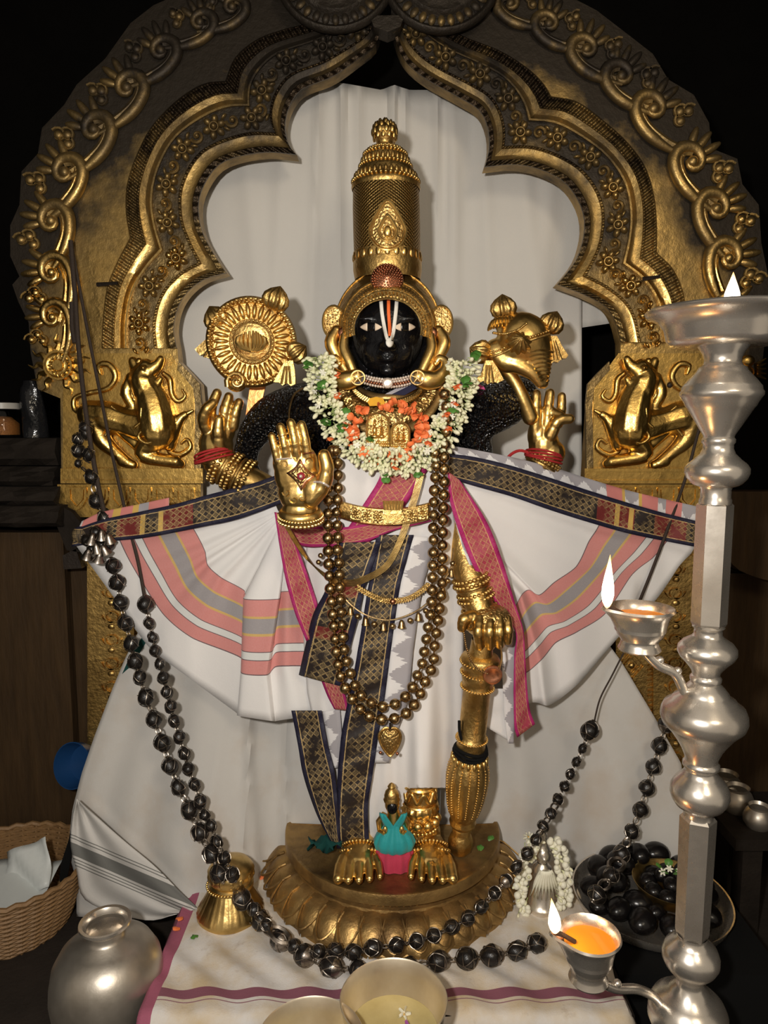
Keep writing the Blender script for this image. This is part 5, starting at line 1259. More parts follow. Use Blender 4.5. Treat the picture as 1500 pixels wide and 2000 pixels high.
ribbon([(808, 1047), (790, 1110), (780, 1155), (765, 1260), (751, 1368), (741, 1428), (731, 1490)], [(852, 1050), (836, 1110), (824, 1155), (808, 1260), (796, 1368), (776, 1428), (760, 1490)], lambda x, y: FD(x, y, .015), 60, 5, .001, 8).build('ikat_edge', M['ikat'], dh, solid=.0012)
ribbon([(569, 1388), (582, 1455), (592, 1512), (617, 1586), (640, 1632), (652, 1650)], [(628, 1388), (640, 1455), (654, 1512), (660, 1580), (662, 1632), (664, 1650)], lambda x, y: FD(max(x, 600), y, .004)-.02, 44, 8, .003, 12).build('side_border', M['b_dark'], dh, solid=.002)
ribbon([(628, 1390), (640, 1455), (652, 1500)], [(664, 1385), (668, 1450), (664, 1500)], lambda x, y: FD(x, y, .008), 20, 4, .001, 8).build('ikat_edge', M['ikat'], dh, solid=.0012)
ribbon([(660, 1060), (641, 1140), (612, 1200), (597, 1260), (584, 1318)], [(745, 1058), (715, 1140), (700, 1205), (684, 1265), (664, 1340)], lambda x, y: FD(x, y, .026), 50, 8, .0035, 10).build('flap_border', redborder('navy_border_flap', ((.10, .14, MAROON), (.22, .25, MAROON))), dh, solid=.002)
# ---- magenta sash with gold weave
ms = thing('magenta_sash', 'magenta and gold bordered sash tied round the waist with falling ends', 'sash', W(757, 1440, -.06))
ribbon([(749, 905), (738, 940), (710, 985), (680, 1030), (655, 1062)], [(842, 905), (815, 950), (782, 1000), (755, 1035), (715, 1062)], lambda x, y: FD(x, y, .014), 40, 8, .002, 10).build('sash_diagonal', M['b_mag'], ms, solid=.002)
ribbon([(540, 1008), (575, 1022), (620, 1028), (668, 1030), (720, 1022), (770, 1012), (840, 1000)], [(548, 1045), (590, 1066), (630, 1068), (668, 1066), (720, 1056), (770, 1036), (842, 1018)], lambda x, y: FD(max(590, x), y, .020), 40, 6, .003, 12).build('sash_belt', M['b_mag'], ms, solid=.002)
ribbon([(536, 1000), (545, 1060), (557, 1128), (575, 1194), (598, 1252)], [(562, 1005), (580, 1065), (600, 1120), (617, 1170), (634, 1235)], lambda x, y: -.062, 40, 7, .003, 12).build('sash_fall', M['b_mag'], ms, solid=.002)
ribbon([(628, 1330), (640, 1360), (653, 1385)], [(668, 1335), (676, 1365), (680, 1388)], lambda x, y: FD(x, y, .016), 12, 5, .002, 8).build('sash_tip', M['b_mag'], ms, solid=.002)
ribbon([(874, 920), (880, 985), (910, 1074), (946, 1146), (990, 1206), (1008, 1240), (1004, 1290), (1004, 1410), (1010, 1440)], [(898, 938), (950, 1018), (982, 1098), (1006, 1178), (1020, 1222), (1024, 1250), (1028, 1318), (1034, 1382), (1045, 1414)], lambda x, y: -.105+.03*max(0, min(1, (x-880)/140)), 80, 7, .003, 10).build('sash_fall', M['b_mag'], ms, solid=.002)
ribbon([(884, 1000), (905, 1074), (930, 1130), (965, 1185), (996, 1215)], [(886, 985), (912, 1074), (948, 1146), (990, 1206), (1006, 1236)], lambda x, y: -.098+.03*max(0, min(1, (x-880)/140)), 40, 3, .001, 8).build('ikat_edge', M['ikat'], ms, solid=.0012)
MB().pix([(925, 745), (945, 755), (955, 775), (935, 800), (920, 825), (910, 800)], .0, .006).build('shoulder_fold', M['b_mag'], ms, smooth=False)
# ---- cloth over the platform
bc = thing('platform_cloth', 'stained white cloth with a purple stripe covering the platform', 'cloth', (0, -.1, .002))
rows = []
for i in range(60):
    t_ = i/59; row = []
    for j in range(110):
        q = j/109; x = lerp(-.50, .515, q); Y = lerp(.14, -.445, t_)
        x += .02*(q-.5)*math.sin(t_*5)
        z = .006+.0040*math.sin(x*60+Y*35+2*math.sin(Y*22))+.0036*math.sin(Y*85+x*18)*max(0, math.sin(x*9+1))
        if Y < -.412: z -= (-.412-Y)*1.5
        if abs(x) > .49: z -= (abs(x)-.49)*2.0
        row.append(Vector((x, Y if Y > -.425 else -.425+(Y+.425)*.3, z)))
    rows.append(row)
MB().grid(rows).build('platform_cover', M['basecloth'], bc, solid=.002)
# ================================================================== bead strings and chains on the body
def zc(X, Y): return (530+X/3.333, 900+Y/3.333)
A_ = [(650, 880), (648, 905)]+[zc(*p) for p in [(372, 150), (372, 300), (368, 450), (372, 620), (380, 790), (395, 950), (410, 1110), (425, 1270), (450, 1400), (490, 1500), (540, 1570), (590, 1630), (660, 1675), (735, 1685), (810, 1675), (885, 1640), (935, 1580), (970, 1515), (1000, 1440), (1035, 1370), (1055, 1300), (1060, 1220), (1070, 1140), (1080, 1060), (1090, 980), (1100, 900), (1110, 830), (1112, 740), (1112, 590), (1115, 430), (1118, 350), (1120, 270), (1125, 120), (1125, 40)]]+[(868, 880), (872, 840), (872, 800), (868, 770)]
B_ = [(656, 880)]+[zc(*p) for p in [(430, 0), (435, 120), (435, 200), (430, 270), (425, 350), (430, 430), (435, 510), (430, 590), (440, 670), (445, 830), (455, 990), (465, 1150), (475, 1230), (490, 1310), (515, 1385), (540, 1455), (580, 1525), (640, 1570), (715, 1600), (790, 1590), (855, 1550), (910, 1490), (940, 1415), (975, 1345), (990, 1265), (1005, 1185), (1015, 1105), (1030, 1025), (1040, 950), (1045, 865), (1045, 790), (1050, 710), (1055, 545), (1055, 390), (1060, 230), (1070, 80), (1075, 0)]]+[(850, 885)]
SPH = MB().ell((0, 0, 0), 1, None, 18, 12).mesh('round_bead')
for nm, pts, rb, lab in (('a', A_, 10.6, 'longer string of round bronze beads hanging to the statue\'s shins'), ('b', B_, 10.2, 'shorter inner string of round bronze beads looped above the long one')):
    th = thing('bead_necklace', lab, 'necklace', W(757, 1400, -.12), 'bronze bead strings')
    fine = spl(pts, 600); L = [0]
    for p, q in zip(fine, fine[1:]): L.append(L[-1]+math.dist(p, q))
    n = int(L[-1]/24.3); ctr = []
    for k in range(n+1):
        d = L[-1]*k/n; j = min(range(600), key=lambda i: abs(L[i]-d)); x, y = fine[j]; ctr.append(W(x, y, FD(x, y, .044)))
    for k, p in enumerate(ctr): put('bead', SPH, M['bronze'], p, th, Quaternion((0, 0, 1), k), rb*.00123*random.uniform(.95, 1.04))
    MB().tube(ctr, .0024, 6).build('bead_string', M['bronze'], th)
    for k in range(len(ctr)-1):
        pass
hp = thing('heart_pendant', 'engraved gilt heart-shaped pendant below the bead strings', 'pendant', W(762, 1470, -.1))
Yp = FD(762, 1450, .05)
prof = [(762, 1424), (770, 1421), (778, 1426), (783, 1436), (781, 1450), (774, 1464), (766, 1474), (762, 1477), (757, 1473), (749, 1463), (742, 1449), (740, 1436), (746, 1426), (754, 1421)]
rows = []
for f, h in ((1, 0), (.92, .006), (.75, .010), (.4, .013), (.05, .014)): rows.append([W(762+(x-762)*f, 1446+(y-1446)*f, Yp-h) for x, y in spl(prof+[prof[0]], 40)[:-1]])
MB().grid(rows, cu=True).build('heart', M['gold_eng'], hp)
MB().tube([W(x, y, Yp-.003) for x, y in spl(prof+[prof[0]], 40)[:-1]], .0028, 6, closed=True).build('heart_rim', M['gold2'], hp)
MB().tube([W(762, 1412, Yp-.004), W(762, 1424, Yp-.006)], .003, 6).build('hook', M['iron'], hp)
for x, y in ((743, 1470), (776, 1472)): MB().ell(W(x, y, Yp-.004), .004).build('drop_bead', M['copper'], hp)
# fine gold threads
gt = thing('gold_threads', 'bundle of fine gold threads looping across the waist cloth', 'chain', W(700, 1140, -.13))
for k in range(6):
    q = k-2.5; q *= 1.5; pts = [(822+q*1.6, 925), (812+q*1.6, 965), (798+q*1.6, 1010), (780+q*1.5, 1060), (755+q, 1105+q), (715, 1130+q*1.6), (685, 1139+q*1.6), (650, 1133+q*1.5), (612+q, 1105+q), (585+q, 1070), (560+q, 1028)]
    MB().tube([W(x, y, FD(max(600, x), y, .034)) for x, y in spl(pts, 60)], .0012, 5).build('thread', M['brass'], gt)
gc = thing('braided_chain', 'braided gold chain hanging over the dark border at the thighs', 'chain', W(765, 1180, -.13))
ps = spl([(696, 1146), (720, 1160), (745, 1171), (767, 1174), (795, 1170), (818, 1158), (838, 1140)], 34)
for k in range(33):
    (x, y), (x2, y2) = ps[k], ps[k+1]; mb = MB(); a = W(x, y, FD(x, y, .036)); b = W(x2, y2, FD(x, y, .036)); d = (b-a).normalized(); u_ = Vector((-d.z, 0, d.x))
    for sg in (-1, 1): mb.tube([a+u_*.006*sg, a+d*.006], .0024, 5)
    mb.build('link', M['gold2'], gc)
MB().ell(W(767, 1175, FD(767, 1175, .042)), .007).build('clasp', M['copper'], gc)
bc_ = thing('bell_chain', 'girdle chain of tiny bells and balls across the thighs', 'chain', W(750, 1215, -.13))
ps = spl([(655, 1125), (668, 1160), (690, 1185), (720, 1203), (760, 1211), (800, 1200), (832, 1180), (855, 1150), (880, 1110), (886, 1070)], 40)
MB().tube([W(x, y, FD(x, y, .032)) for x, y in ps], .002, 5).build('chain', M['bronze'], bc_)
for k, i in enumerate(range(7, 39, 2)):
    x, y = ps[i]; c = W(x, y+4, FD(x, y, .036))
    if k % 2: MB().ell(c-Vector((0, 0, .010)), .0068, None, 12, 8).build('ball', M['bronze'], bc_)
    else: MB().lathe([(0, .0), (.003, -.001), (.0055, -.006), (.007, -.014), (.0095, -.019), (.008, -.019), (0, -.012)], 16, c).build('bell', M['bronze'], bc_)
for x, y in ((626, 1085), (622, 1098)): MB().ell(W(x, y, -.11), .006).build('ball', M['bronze'], bc_)
# ---- belt
bl = thing('gold_belt', 'embossed gilt belt with square panels round the waist', 'belt', W(757, 1010, -.13))
def bx_(x): return lerp(0, 18, 1-((x-757)/100)**2) if abs(x-757) < 100 else 0
rows = []
for k in range(41):
    x = lerp(662, 838, k/40); y = 976+bx_(x); rows.append([W(x, y+dy, FD(x, y, .030)-h) for dy, h in ((0, 0), (2, .004), (15, .005), (30, .004), (32, 0))])
MB().grid(rows).build('band', M['gold2'], bl, solid=.003)
for k in range(7):
    x0 = 684+k*22; mb = MB(); c = W(x0+10, 992+bx_(x0+10), FD(x0+10, 1000, .038))
    mb.box((-.011, -.002, -.014), (.011, .004, .014), None, c); tile = mb.build('belt_panel', M['gold_eng'], bl, smooth=False)
    mb = MB()
    for j in range(8): a = 2*math.pi*j/8; mb.ell(c+Vector((.006*math.cos(a), -.003, .008*math.sin(a))), (.003, .002, .0045), Matrix.Rotation(-a+1.57, 3, 'Y'), 7, 5)
    mb.ell(c+Vector((0, -.003, 0)), .0028, None, 7, 5); mb.build('panel_flower', M['gold2'], tile)
mb = MB(); cb = FD(768, 1000, .045); mb.pix([(748, 986), (788, 984), (784, 1000), (790, 1010), (782, 1021), (752, 1021), (746, 1010), (752, 1000)], cb, cb+.012); buck = mb.build('buckle', M['gold2'], bl, smooth=False)
for k in range(7): MB().tube([W(752+k*5.4, 996, cb-.002), W(750+k*6, 978, cb-.002)], [.003, .0035], 6).build('buckle_rib', M['gold'], buck)
for sg in (-1, 1): MB().tube([W(768+sg*(10-.9*i)*math.cos(i*.6)+sg*6, 1009+(9-.8*i)*math.sin(i*.6), cb-.002) for i in range(9)], .0024, 5).build('buckle_scroll', M['gold'], buck)
# sacred thread hoop over the shoulder
tag(MB().tube([W(x, y, -.03) for x, y in spl([(592, 758), (575, 770), (566, 795), (564, 820)], 16)], .0025, 6).build('shoulder_wire', M['bronze']), 'thin bronze wire curving over the left shoulder', 'wire')
# ================================================================== little goddess at the feet
gz = thing('small_idol', 'tiny gilt idol in teal and pink dress between the feet', 'idol', G(770, 1700, ped_top)); b0 = G(770, 1696, ped_top); s = .00128
def gp(x, y): return Vector((b0.x+(x-768)*s, b0.y, ped_top+(1700-y)*s*1.05))
rows = []
for y, w, dp in ((1700, 36, .022), (1690, 36, .024), (1670, 34, .024), (1650, 30, .02), (1630, 24, .018)):
    rows.append([gp(768, y)+Vector((w*s*math.cos(a)*(1+.06*math.cos(10*a)), dp*math.sin(a)*(1+.10*math.cos(10*a)), 0)) for a in [2*math.pi*k/60 for k in range(60)]])
MB().grid(rows, cu=True).build('skirt', M['pink'], gz)
rows = []
for y, w, dp in ((1664, 24, .02), (1658, 35, .030), (1646, 38, .032), (1634, 33, .028), (1624, 24, .02), (1612, 15, .016)):
    rows.append([gp(768, y)+Vector((w*s*math.cos(a)*(1+.05*math.cos(13*a+y)), -.004+dp*math.sin(a)*(1+.1*math.cos(11*a)), 0)) for a in [2*math.pi*k/60 for k in range(60)]])
MB().grid(rows, cu=True).build('overskirt', M['teal'], gz)
mb = MB(); mb.tube([gp(768, 1640), gp(768, 1612), gp(766, 1592)], [.022, .018, .014], 14); mb.ell(gp(764, 1580), (.018, .017, .021)); mb.build('idol_body', M['gold'], gz, rem=(.003, 2))
MB().ell(gp(764, 1581)+Vector((0, -.0125, -.001)), (.0125, .008, .0145)).build('idol_face', M['black'], gz)
MB().lathe([(.018, -.004), (.020, .002), (.017, .007), (.018, .012), (.015, .022), (.008, .030), (.010, .034), (.006, .040), (0, .044)], 20, gp(763, 1573)+Vector((0, .003, 0))).build('idol_crown', M['gold2'], gz)
for sg in (-1, 1):
    rows = []
    for x0, x1, y0 in ((14, 25, 1590), (11, 25, 1596), (6, 22, 1603), (0, 18, 1611), (-4, 15, 1620), (-4, 15, 1632)):
        rows.append([gp(766+sg*lerp(x0, x1, k/4), y0)+Vector((0, -.020+.008*(k/4)**2-.002*math.sin(k*2.4+y0), 0)) for k in range(5)])
    MB().grid(rows).build('bodice_band', M['teal'], gz, solid=.003)
    mb = MB(); mb.tube([gp(766+sg*16, 1598), gp(766+sg*26, 1612), gp(766+sg*24, 1628), gp(766+sg*16, 1624)+Vector((0, -.02, 0))], [.008, .0085, .0075, .006], 10); mb.ell(gp(766+sg*15, 1618)+Vector((0, -.022, 0)), (.006, .005, .010)); mb.build('idol_arm', M['gold'], gz)
# ================================================================== dark stone bead chains
ICO = bmesh.new(); bmesh.ops.create_icosphere(ICO, subdivisions=1, radius=1.0); IV = [v.co.copy() for v in ICO.verts]; IE = [(e.verts[0].index, e.verts[1].index) for e in ICO.edges]
ICO2 = bmesh.new(); bmesh.ops.create_icosphere(ICO2, subdivisions=3, radius=.95)
for v in ICO2.verts: v.co *= 1+.05*math.sin(v.co.x*5+v.co.y*3)*math.cos(v.co.z*4)
BEADM = bpy.data.meshes.new('stone_bead'); ICO2.to_mesh(BEADM); BEADM.shade_smooth()
nb = MB(); bmesh.ops.triangulate(ICO, faces=ICO.faces[:])
I0 = bmesh.new(); bmesh.ops.create_icosphere(I0, subdivisions=1, radius=1.02)
for e in I0.edges:
    if (e.index % 3) != 2: nb.tube([e.verts[0].co.lerp(e.verts[1].co, f_).normalized()*1.03 for f_ in (0, .25, .5, .75, 1)], .05, 4, cap=False)
for a_ in (-1, 1): nb.tube([Vector((.22*math.cos(q), .22*math.sin(q), a_*1.08)) for q in [2*math.pi*k/8 for k in range(8)]], .07, 4, closed=True)
NETM = nb.mesh('wire_net')
CAPM = MB().lathe([(0, 1.04), (.35, .98), (.68, .76), (.9, .45), (.96, .3)], 16).mesh('silver_cap')
LINKM = MB().tube([Vector((.5*math.cos(q), 0, .8*math.sin(q))) for q in [2*math.pi*k/10 for k in range(10)]], .16, 5, closed=True).mesh('link')
def chain(name, label, items, Yf, loc, capf=0.0, seed=0, ground=None, group=None):
    rnd = random.Random(seed); th = thing(name, label, 'chain', loc, group); P_ = []
    for x, y, r in items:
        if ground and ground(x, y) is not None: p = G(x, y, ground(x, y)); sc_ = r*(p-Vector((0, CYY, CZ))).length/math.sqrt(F*F+(x-750)**2+(y-1000)**2)
        else: Y = Yf(x, y); p = W(x, y, Y); sc_ = r*S(y, Y)
        P_.append((p, sc_))
    for k, (p, q) in enumerate(P_):
        nx = P_[min(k+1, len(P_)-1)][0]-P_[max(0, k-1)][0]
        rot = nx.to_track_quat('Z', 'Y') @ Quaternion((0, 0, 1), rnd.uniform(0, 6))
        sc3 = (q*rnd.uniform(.9, 1.02), q*rnd.uniform(.9, 1.02), q*rnd.uniform(1.0, 1.14))
        b = put('stone_bead', BEADM, M['bead'], p, th, rot, sc3)
        n_ = bpy.data.objects.new('wire_net', NETM); C.objects.link(n_); n_.parent = b
        if not NETM.materials: NETM.materials.append(M['wire'])
        if rnd.random() < capf:
            c_ = bpy.data.objects.new('silver_cap', CAPM); C.objects.link(c_); c_.parent = b; c_.scale = (1.02, 1.02, 1.0)
            if rnd.random() < .5: c_.rotation_euler = (math.pi, 0, 0)
            if not CAPM.materials: CAPM.materials.append(M['beadsilver'])
        if k+1 < len(P_):
            p2, q2 = P_[k+1]; gap = (p2-p).length-q-q2
            if gap > .001 and gap < .08:
                m_ = p+(p2-p).normalized()*(q+gap/2); put('link', LINKM, M['wire'], m_, th, (p2-p).to_track_quat('Z', 'Y'), max(.004, gap*.62))
    return th
LA = [(221, 1105, 15), (229, 1138, 16), (235, 1177, 15), (245, 1217, 15), (256, 1257, 15), (264, 1292, 16), (273, 1323, 14), (285, 1362, 16), (301, 1405, 16), (317, 1451, 16), (332, 1496, 15.5), (348, 1538, 15.5), (370, 1582, 17), (390, 1626, 17), (412, 1668, 18), (428, 1706, 18)]
def YA(x, y): return interp([(1080, .085), (1400, .03), (1560, -.03), (1640, -.10), (1700, -.17), (1760, -.2)], y)
chain('stone_bead_chain', 'outer dark stone bead chain hanging at the left over the white cloth', LA, YA, W(420, 1700, -.1), 0, 1, group='dark stone bead chains')
LB = [(285, 1180, 17), (291, 1217, 11), (298, 1245, 11), (303, 1271, 11), (312, 1297, 11), (319, 1324, 12), (326, 1352, 12), (333, 1380, 12), (340, 1408, 11.5), (350, 1440, 12), (360, 1472, 12), (368, 1502, 12), (380, 1532, 12), (391, 1566, 13), (400, 1592, 11), (412, 1612, 12), (423, 1644, 13), (438, 1676, 13), (454, 1708, 14)]
chain('stone_bead_chain', 'inner dark stone bead chain of smaller beads hanging at the left', LB, lambda x, y: YA(x, y)-.008, W(450, 1700, -.1), 0, 2, group='dark stone bead chains')
FRa = [(472, 1756, 19), (508, 1797, 19), (548, 1836, 20), (595, 1866, 20), (647, 1888, 21), (700, 1893, 17), (745, 1893, 17), (800, 1888, 18), (857, 1877, 19), (911, 1872, 20), (960, 1866, 20), (1010, 1857, 19), (1048, 1842, 18)]
chain('stone_bead_chain', 'large silver-capped bead chain lying on the cloth before the pedestal', FRa, None, G(760, 1880, 0), .75, 3, lambda x, y: .030 if x > 480 else .075, 'dark stone bead chains')
FRb = [(476, 1748, 14), (496, 1776, 13), (520, 1806, 12), (575, 1848, 13), (622, 1858, 13), (656, 1856, 15), (691, 1860, 15), (729, 1851, 16), (775, 1846, 15), (814, 1838, 16), (848, 1827, 15), (883, 1811, 14.5), (914, 1793, 14), (940, 1771, 14), (966, 1745, 14), (988, 1720, 12.5)]
def gb(x, y): return interp([(520, .034), (640, .05), (760, .058), (870, .058)], x) if 520 < x < 870 else interp([(870, .058), (988, .095)], x) if x >= 870 else .06
chain('stone_bead_chain', 'wire-netted bead chain draped over the front petals of the pedestal', FRb, None, G(760, 1850, 0), .05, 4, gb, 'dark stone bead chains')
RC = [(1152, 1427, 17), (1138, 1462, 9.5), (1126, 1488, 10), (1114, 1512, 10), (1103, 1536, 10.5), (1090, 1561, 11), (1076, 1589, 11.5), (1061, 1614, 11.5), (1047, 1640, 12), (1030, 1667, 12.5), (1009, 1694, 12.5)]
def YC(x, y): return interp([(1420, .05), (1560, -.02), (1640, -.15), (1700, -.18)], y)
chain('stone_bead_chain', 'thin dark bead chain running down to the flower-decked silver idol', RC, YC, W(1010, 1690, -.1), 0, 5, group='dark stone bead chains')
RD = [(1302, 1415, 16), (1288, 1457, 15), (1276, 1498, 14.5), (1263, 1539, 14.5), (1251, 1582, 15), (1234, 1624, 15), (1214, 1668, 16), (1194, 1710, 15), (1166, 1748, 17)]
def YD(x, y): return interp([(1400, .10), (1600, .02), (1668, -.05), (1710, -.13), (1750, -.19)], y)
chain('stone_bead_chain', 'dark bead chain hanging at the right down into the stone tray', RD, YD, W(1200, 1700, -.05), .2, 6, group='dark stone bead chains')
# hanging cluster of beads, bells and cords at the upper left
cl = [(168, 836, 15), (152, 858, 12), (168, 845, 12), (153, 880, 13), (174, 888, 14), (153, 905, 8), (179, 932, 15), (188, 978, 15), (205, 1012, 17), (188, 1040, 12), (170, 1055, 12), (200, 1050, 13), (180, 1072, 10), (212, 1066, 10)]
chain('bead_cluster', 'bunch of dark iron beads hanging on the lion panel at the left', cl, lambda x, y: interp([(820, .17), (1000, .13), (1080, .07)], y), W(180, 1080, .12), 0, 7)
bb = thing('iron_bells', 'cluster of small dark bells at the knotted left end of the drape', 'bells', W(195, 1085, .06))
for x, y in ((180, 1050), (198, 1042), (212, 1050), (188, 1068), (203, 1072), (172, 1080), (194, 1086)):
    MB().lathe([(0, .012), (.005, .010), (.009, .002), (.012, -.008), (.016, -.014), (.013, -.014), (0, -.006)], 16, W(x, y, .055), basis((random.uniform(-.4, .4), -.3, 1))).build('bell', M['beadsilver'], bb)
def cord(label, pts, r, n=50, mat='rope', name='hanging_cord'):
    return tag(MB().tube([W(x, y, Y/1000) for x, y, Y in spl([(x, y, Y*1000) for x, y, Y in pts], n)], r, 6).build(name, M[mat]), label, 'cord')
cord('dark twisted cord hanging straight down the left side of the arch', [(138, 470, .19), (146, 570, .18), (152, 660, .17), (162, 760, .16), (176, 860, .155), (192, 950, .14), (206, 1010, .11)], .0062)
cord('thin dark wire slanting across the lion panel and left drape', [(140, 480, .20), (170, 640, .18), (200, 790, .16), (222, 900, .14), (250, 1020, .10), (270, 1100, .08), (282, 1165, .06)], .0042)
cord('knotted dark cord end hanging beside the sun disc', [(140, 590, .19), (141, 640, .185), (146, 670, .18)], .006)
cord('dark rod slanting down across the right drape', [(1366, 835, .17), (1340, 930, .15), (1305, 1030, .11), (1275, 1110, .09), (1246, 1182, .075)], .0040)
cord('thin wire holding the right bead chain', [(1218, 1275, .09), (1195, 1320, .08), (1172, 1365, .065), (1160, 1412, .055)], .0022)
# ================================================================== brass bell-shaped stand
q0 = G(443, 1806, 0.006); bs = thing('brass_stand', 'fluted bell-shaped brass stand left of the pedestal', 'stand', q0); s = S(1780, q0.y)
MB().lathe([(0, 0), (62*s, 0), (66*s, .006), (64*s, .014), (56*s, .030), (46*s, .052), (40*s, .066), (38*s, .072)], 90, q0+Vector((0, .04, 0)), flute=lambda a, i: 1+(.035*abs(math.cos(14*a)) if 2 < i < 7 else 0)).build('flared_foot', M['brass'], bs)
MB().lathe([(38*s, .070), (44*s, .074), (44*s, .082), (40*s, .086), (46*s, .100), (45*s, .116), (36*s, .130), (22*s, .138), (0, .142)], 48, q0+Vector((0.004, .04, 0))).build('upper_bowl', M['brass'], bs)
mb = MB()
for k in range(44): a = 2*math.pi*k/44; mb.ell(q0+Vector((44*s*math.cos(a), .04+44*s*math.sin(a), .078)), .0034, None, 6, 5)
mb.build('bead_ring', M['brass'], bs)['kind'] = 'stuff'
for k in range(14): a = 2*math.pi*k/14; MB().ell(q0+Vector((.004+40*s*math.cos(a), .04+40*s*math.sin(a), .106)), (.009, .009, .013), None, 8, 6).build('lobe', M['brass'], bs)
# ================================================================== steel pot, basket, bowls
pz = -.15; pt = Vector((W(205, 1795, -.30).x, -.30, pz)); pot = thing('water_pot', 'large dull steel water pot at the lower left', 'pot', pt); s = S(1860, -.30)
zr = W(205, 1800, -.30).z
H = zr-pz; Rb = 108*s; rn = 36*s
MB().lathe([(0, 0), (Rb*.5, 0), (Rb*.75, .02), (Rb*.95, .07), (Rb, .12), (Rb*.985, H-.125), (Rb*.93, H-.09), (Rb*.80, H-.062), (Rb*.60, H-.045), (rn*1.1, H-.034), (rn*.98, H-.026), (rn*.99, H-.010), (rn*1.12, H-.006), (rn*1.3, H-.003)], 64, pt).build('pot_body', M['steel'], pot)
MB().lathe([(rn*1.28, H-.006), (rn*1.36, H-.003), (rn*1.34, H+.002), (rn*1.16, H+.001), (rn*1.02, H-.008), (rn*.94, H-.03), (rn*1.5, H-.06), (rn*1.6, H-.09), (0, H-.10)], 56, pt).build('pot_rim', M['silver'], pot)
c0 = Vector((W(18, 1740, .06).x, .06, pz)); bk = thing('cane_basket', 'round woven cane basket at the left edge', 'basket', c0)
s = S(1700, .06); rt = 145*s; rb_ = 105*s; hz = W(60, 1695, .06).z-pz
for k in range(24):
    f = k/23; r_ = lerp(rb_, rt, f**.8); MB().tube([c0+Vector(((r_+.0028*math.cos(17*a+(k % 2)*math.pi))*math.cos(a), (r_+.0028*math.cos(17*a+(k % 2)*math.pi))*math.sin(a), .004+f*hz)) for a in [2*math.pi*j/136 for j in range(136)]], .0042, 5, closed=True).build('cane_ring', M['cane'], bk)
for k in range(34):
    a = 2*math.pi*k/34; MB().tube([c0+Vector((lerp(rb_, rt, f**.8)*math.cos(a), lerp(rb_, rt, f**.8)*math.sin(a), .0+f*(hz+.004))) for f in (0, .25, .5, .75, 1)], .0035, 5).build('stake', M['cane'], bk)
MB().lathe([(0, .004), (rb_, .006)], 30, c0).build('basket_floor', M['cane'], bk)
mb = MB(); mb.tube([c0+Vector((rt*1.01*math.cos(a), rt*1.01*math.sin(a), hz+.008+.003*math.sin(30*a))) for a in [2*math.pi*j/120 for j in range(120)]], .007, 6, closed=True); mb.build('rim', M['cane'], bk)
pp = thing('paper_sheets', 'crumpled white paper sheets lying in the cane basket', 'paper', c0+Vector((0, 0, hz*.6)))
for tl, rr, dx, dy, dz in (((.05, -.10, 1), .10, .02, -.045, .80), ((-.30, -1.2, .8), .062, .055, .0, .98)):
    B = basis(tl); rows = []
    for i in range(9):
        rows.append([c0+Vector((dx, dy, hz*dz))+B @ Vector((rr*(2*i/8-1), rr*(2*j/8-1), .010*math.sin(i*1.1+j*.7)+.02*((i/8-.5)**2))) for j in range(9)])
    MB().grid(rows).build('sheet', M['paper'], pp, solid=.001)
def bowl(px, py, Y, rpx, name, label, water=True):
    c = W(px, py, Y); r_ = rpx*S(py, Y); h = c.z-.002; b0_ = Vector((c.x, Y, .002)); th = thing(name, label, 'bowl', b0_)
    MB().lathe([(0, 0), (r_*.50, 0), (r_*.66, h*.10), (r_*.86, h*.45), (r_*.96, h*.80), (r_, h), (r_*1.015, h+.001), (r_*1.0, h+.003), (r_*.975, h), (r_*.94, h*.80), (r_*.83, h*.47), (r_*.62, h*.14), (0, h*.07)], 56, b0_).build('bowl_body', M['bowl'], th)
    if water: MB().lathe([(0, h*.52), (r_*.845, h*.52), (r_*.845, h*.50)], 40, b0_).build('water', M['water'], th)
    return b0_, r_, h
wb, wr, wh = bowl(769, 1950, -.52, 104, 'offering_bowl', 'pale metal bowl of offering water with floating blossoms')
bowl(606, 2030, -.60, 104, 'metal_bowl', 'second pale metal bowl at the bottom edge left of the water')
def blossom(label, c, size, mat, n=5, name='floating_blossom', tilt=(0, -.3, 1)):
    th = thing(name, label, 'flower', c); q = Vector(tilt).to_track_quat('Z', 'Y')
    for k in range(n): put('petal', PETM, mat, c, th, q @ Quaternion((0, 0, 1), 2*math.pi*k/n) @ Quaternion((0, 1, 0), 1.2), size)
    put('centre', SPH, M['turmeric'], c, th, None, size*.18)
blossom('white blossom floating in the offering bowl', wb+Vector((-.02, -.015, wh*.56)), .016, M['jasmine'])
blossom('second white blossom near the far side of the bowl water', wb+Vector((.02, .03, wh*.56)), .013, M['jasmine'])
t = NT('purple_petal'); M['purple'] = t.out((.42, .10, .40), .6, 0)
blossom('purple petal floating beside the white blossom', wb+Vector((.03, -.008, wh*.56)), .018, M['purple'], 3)
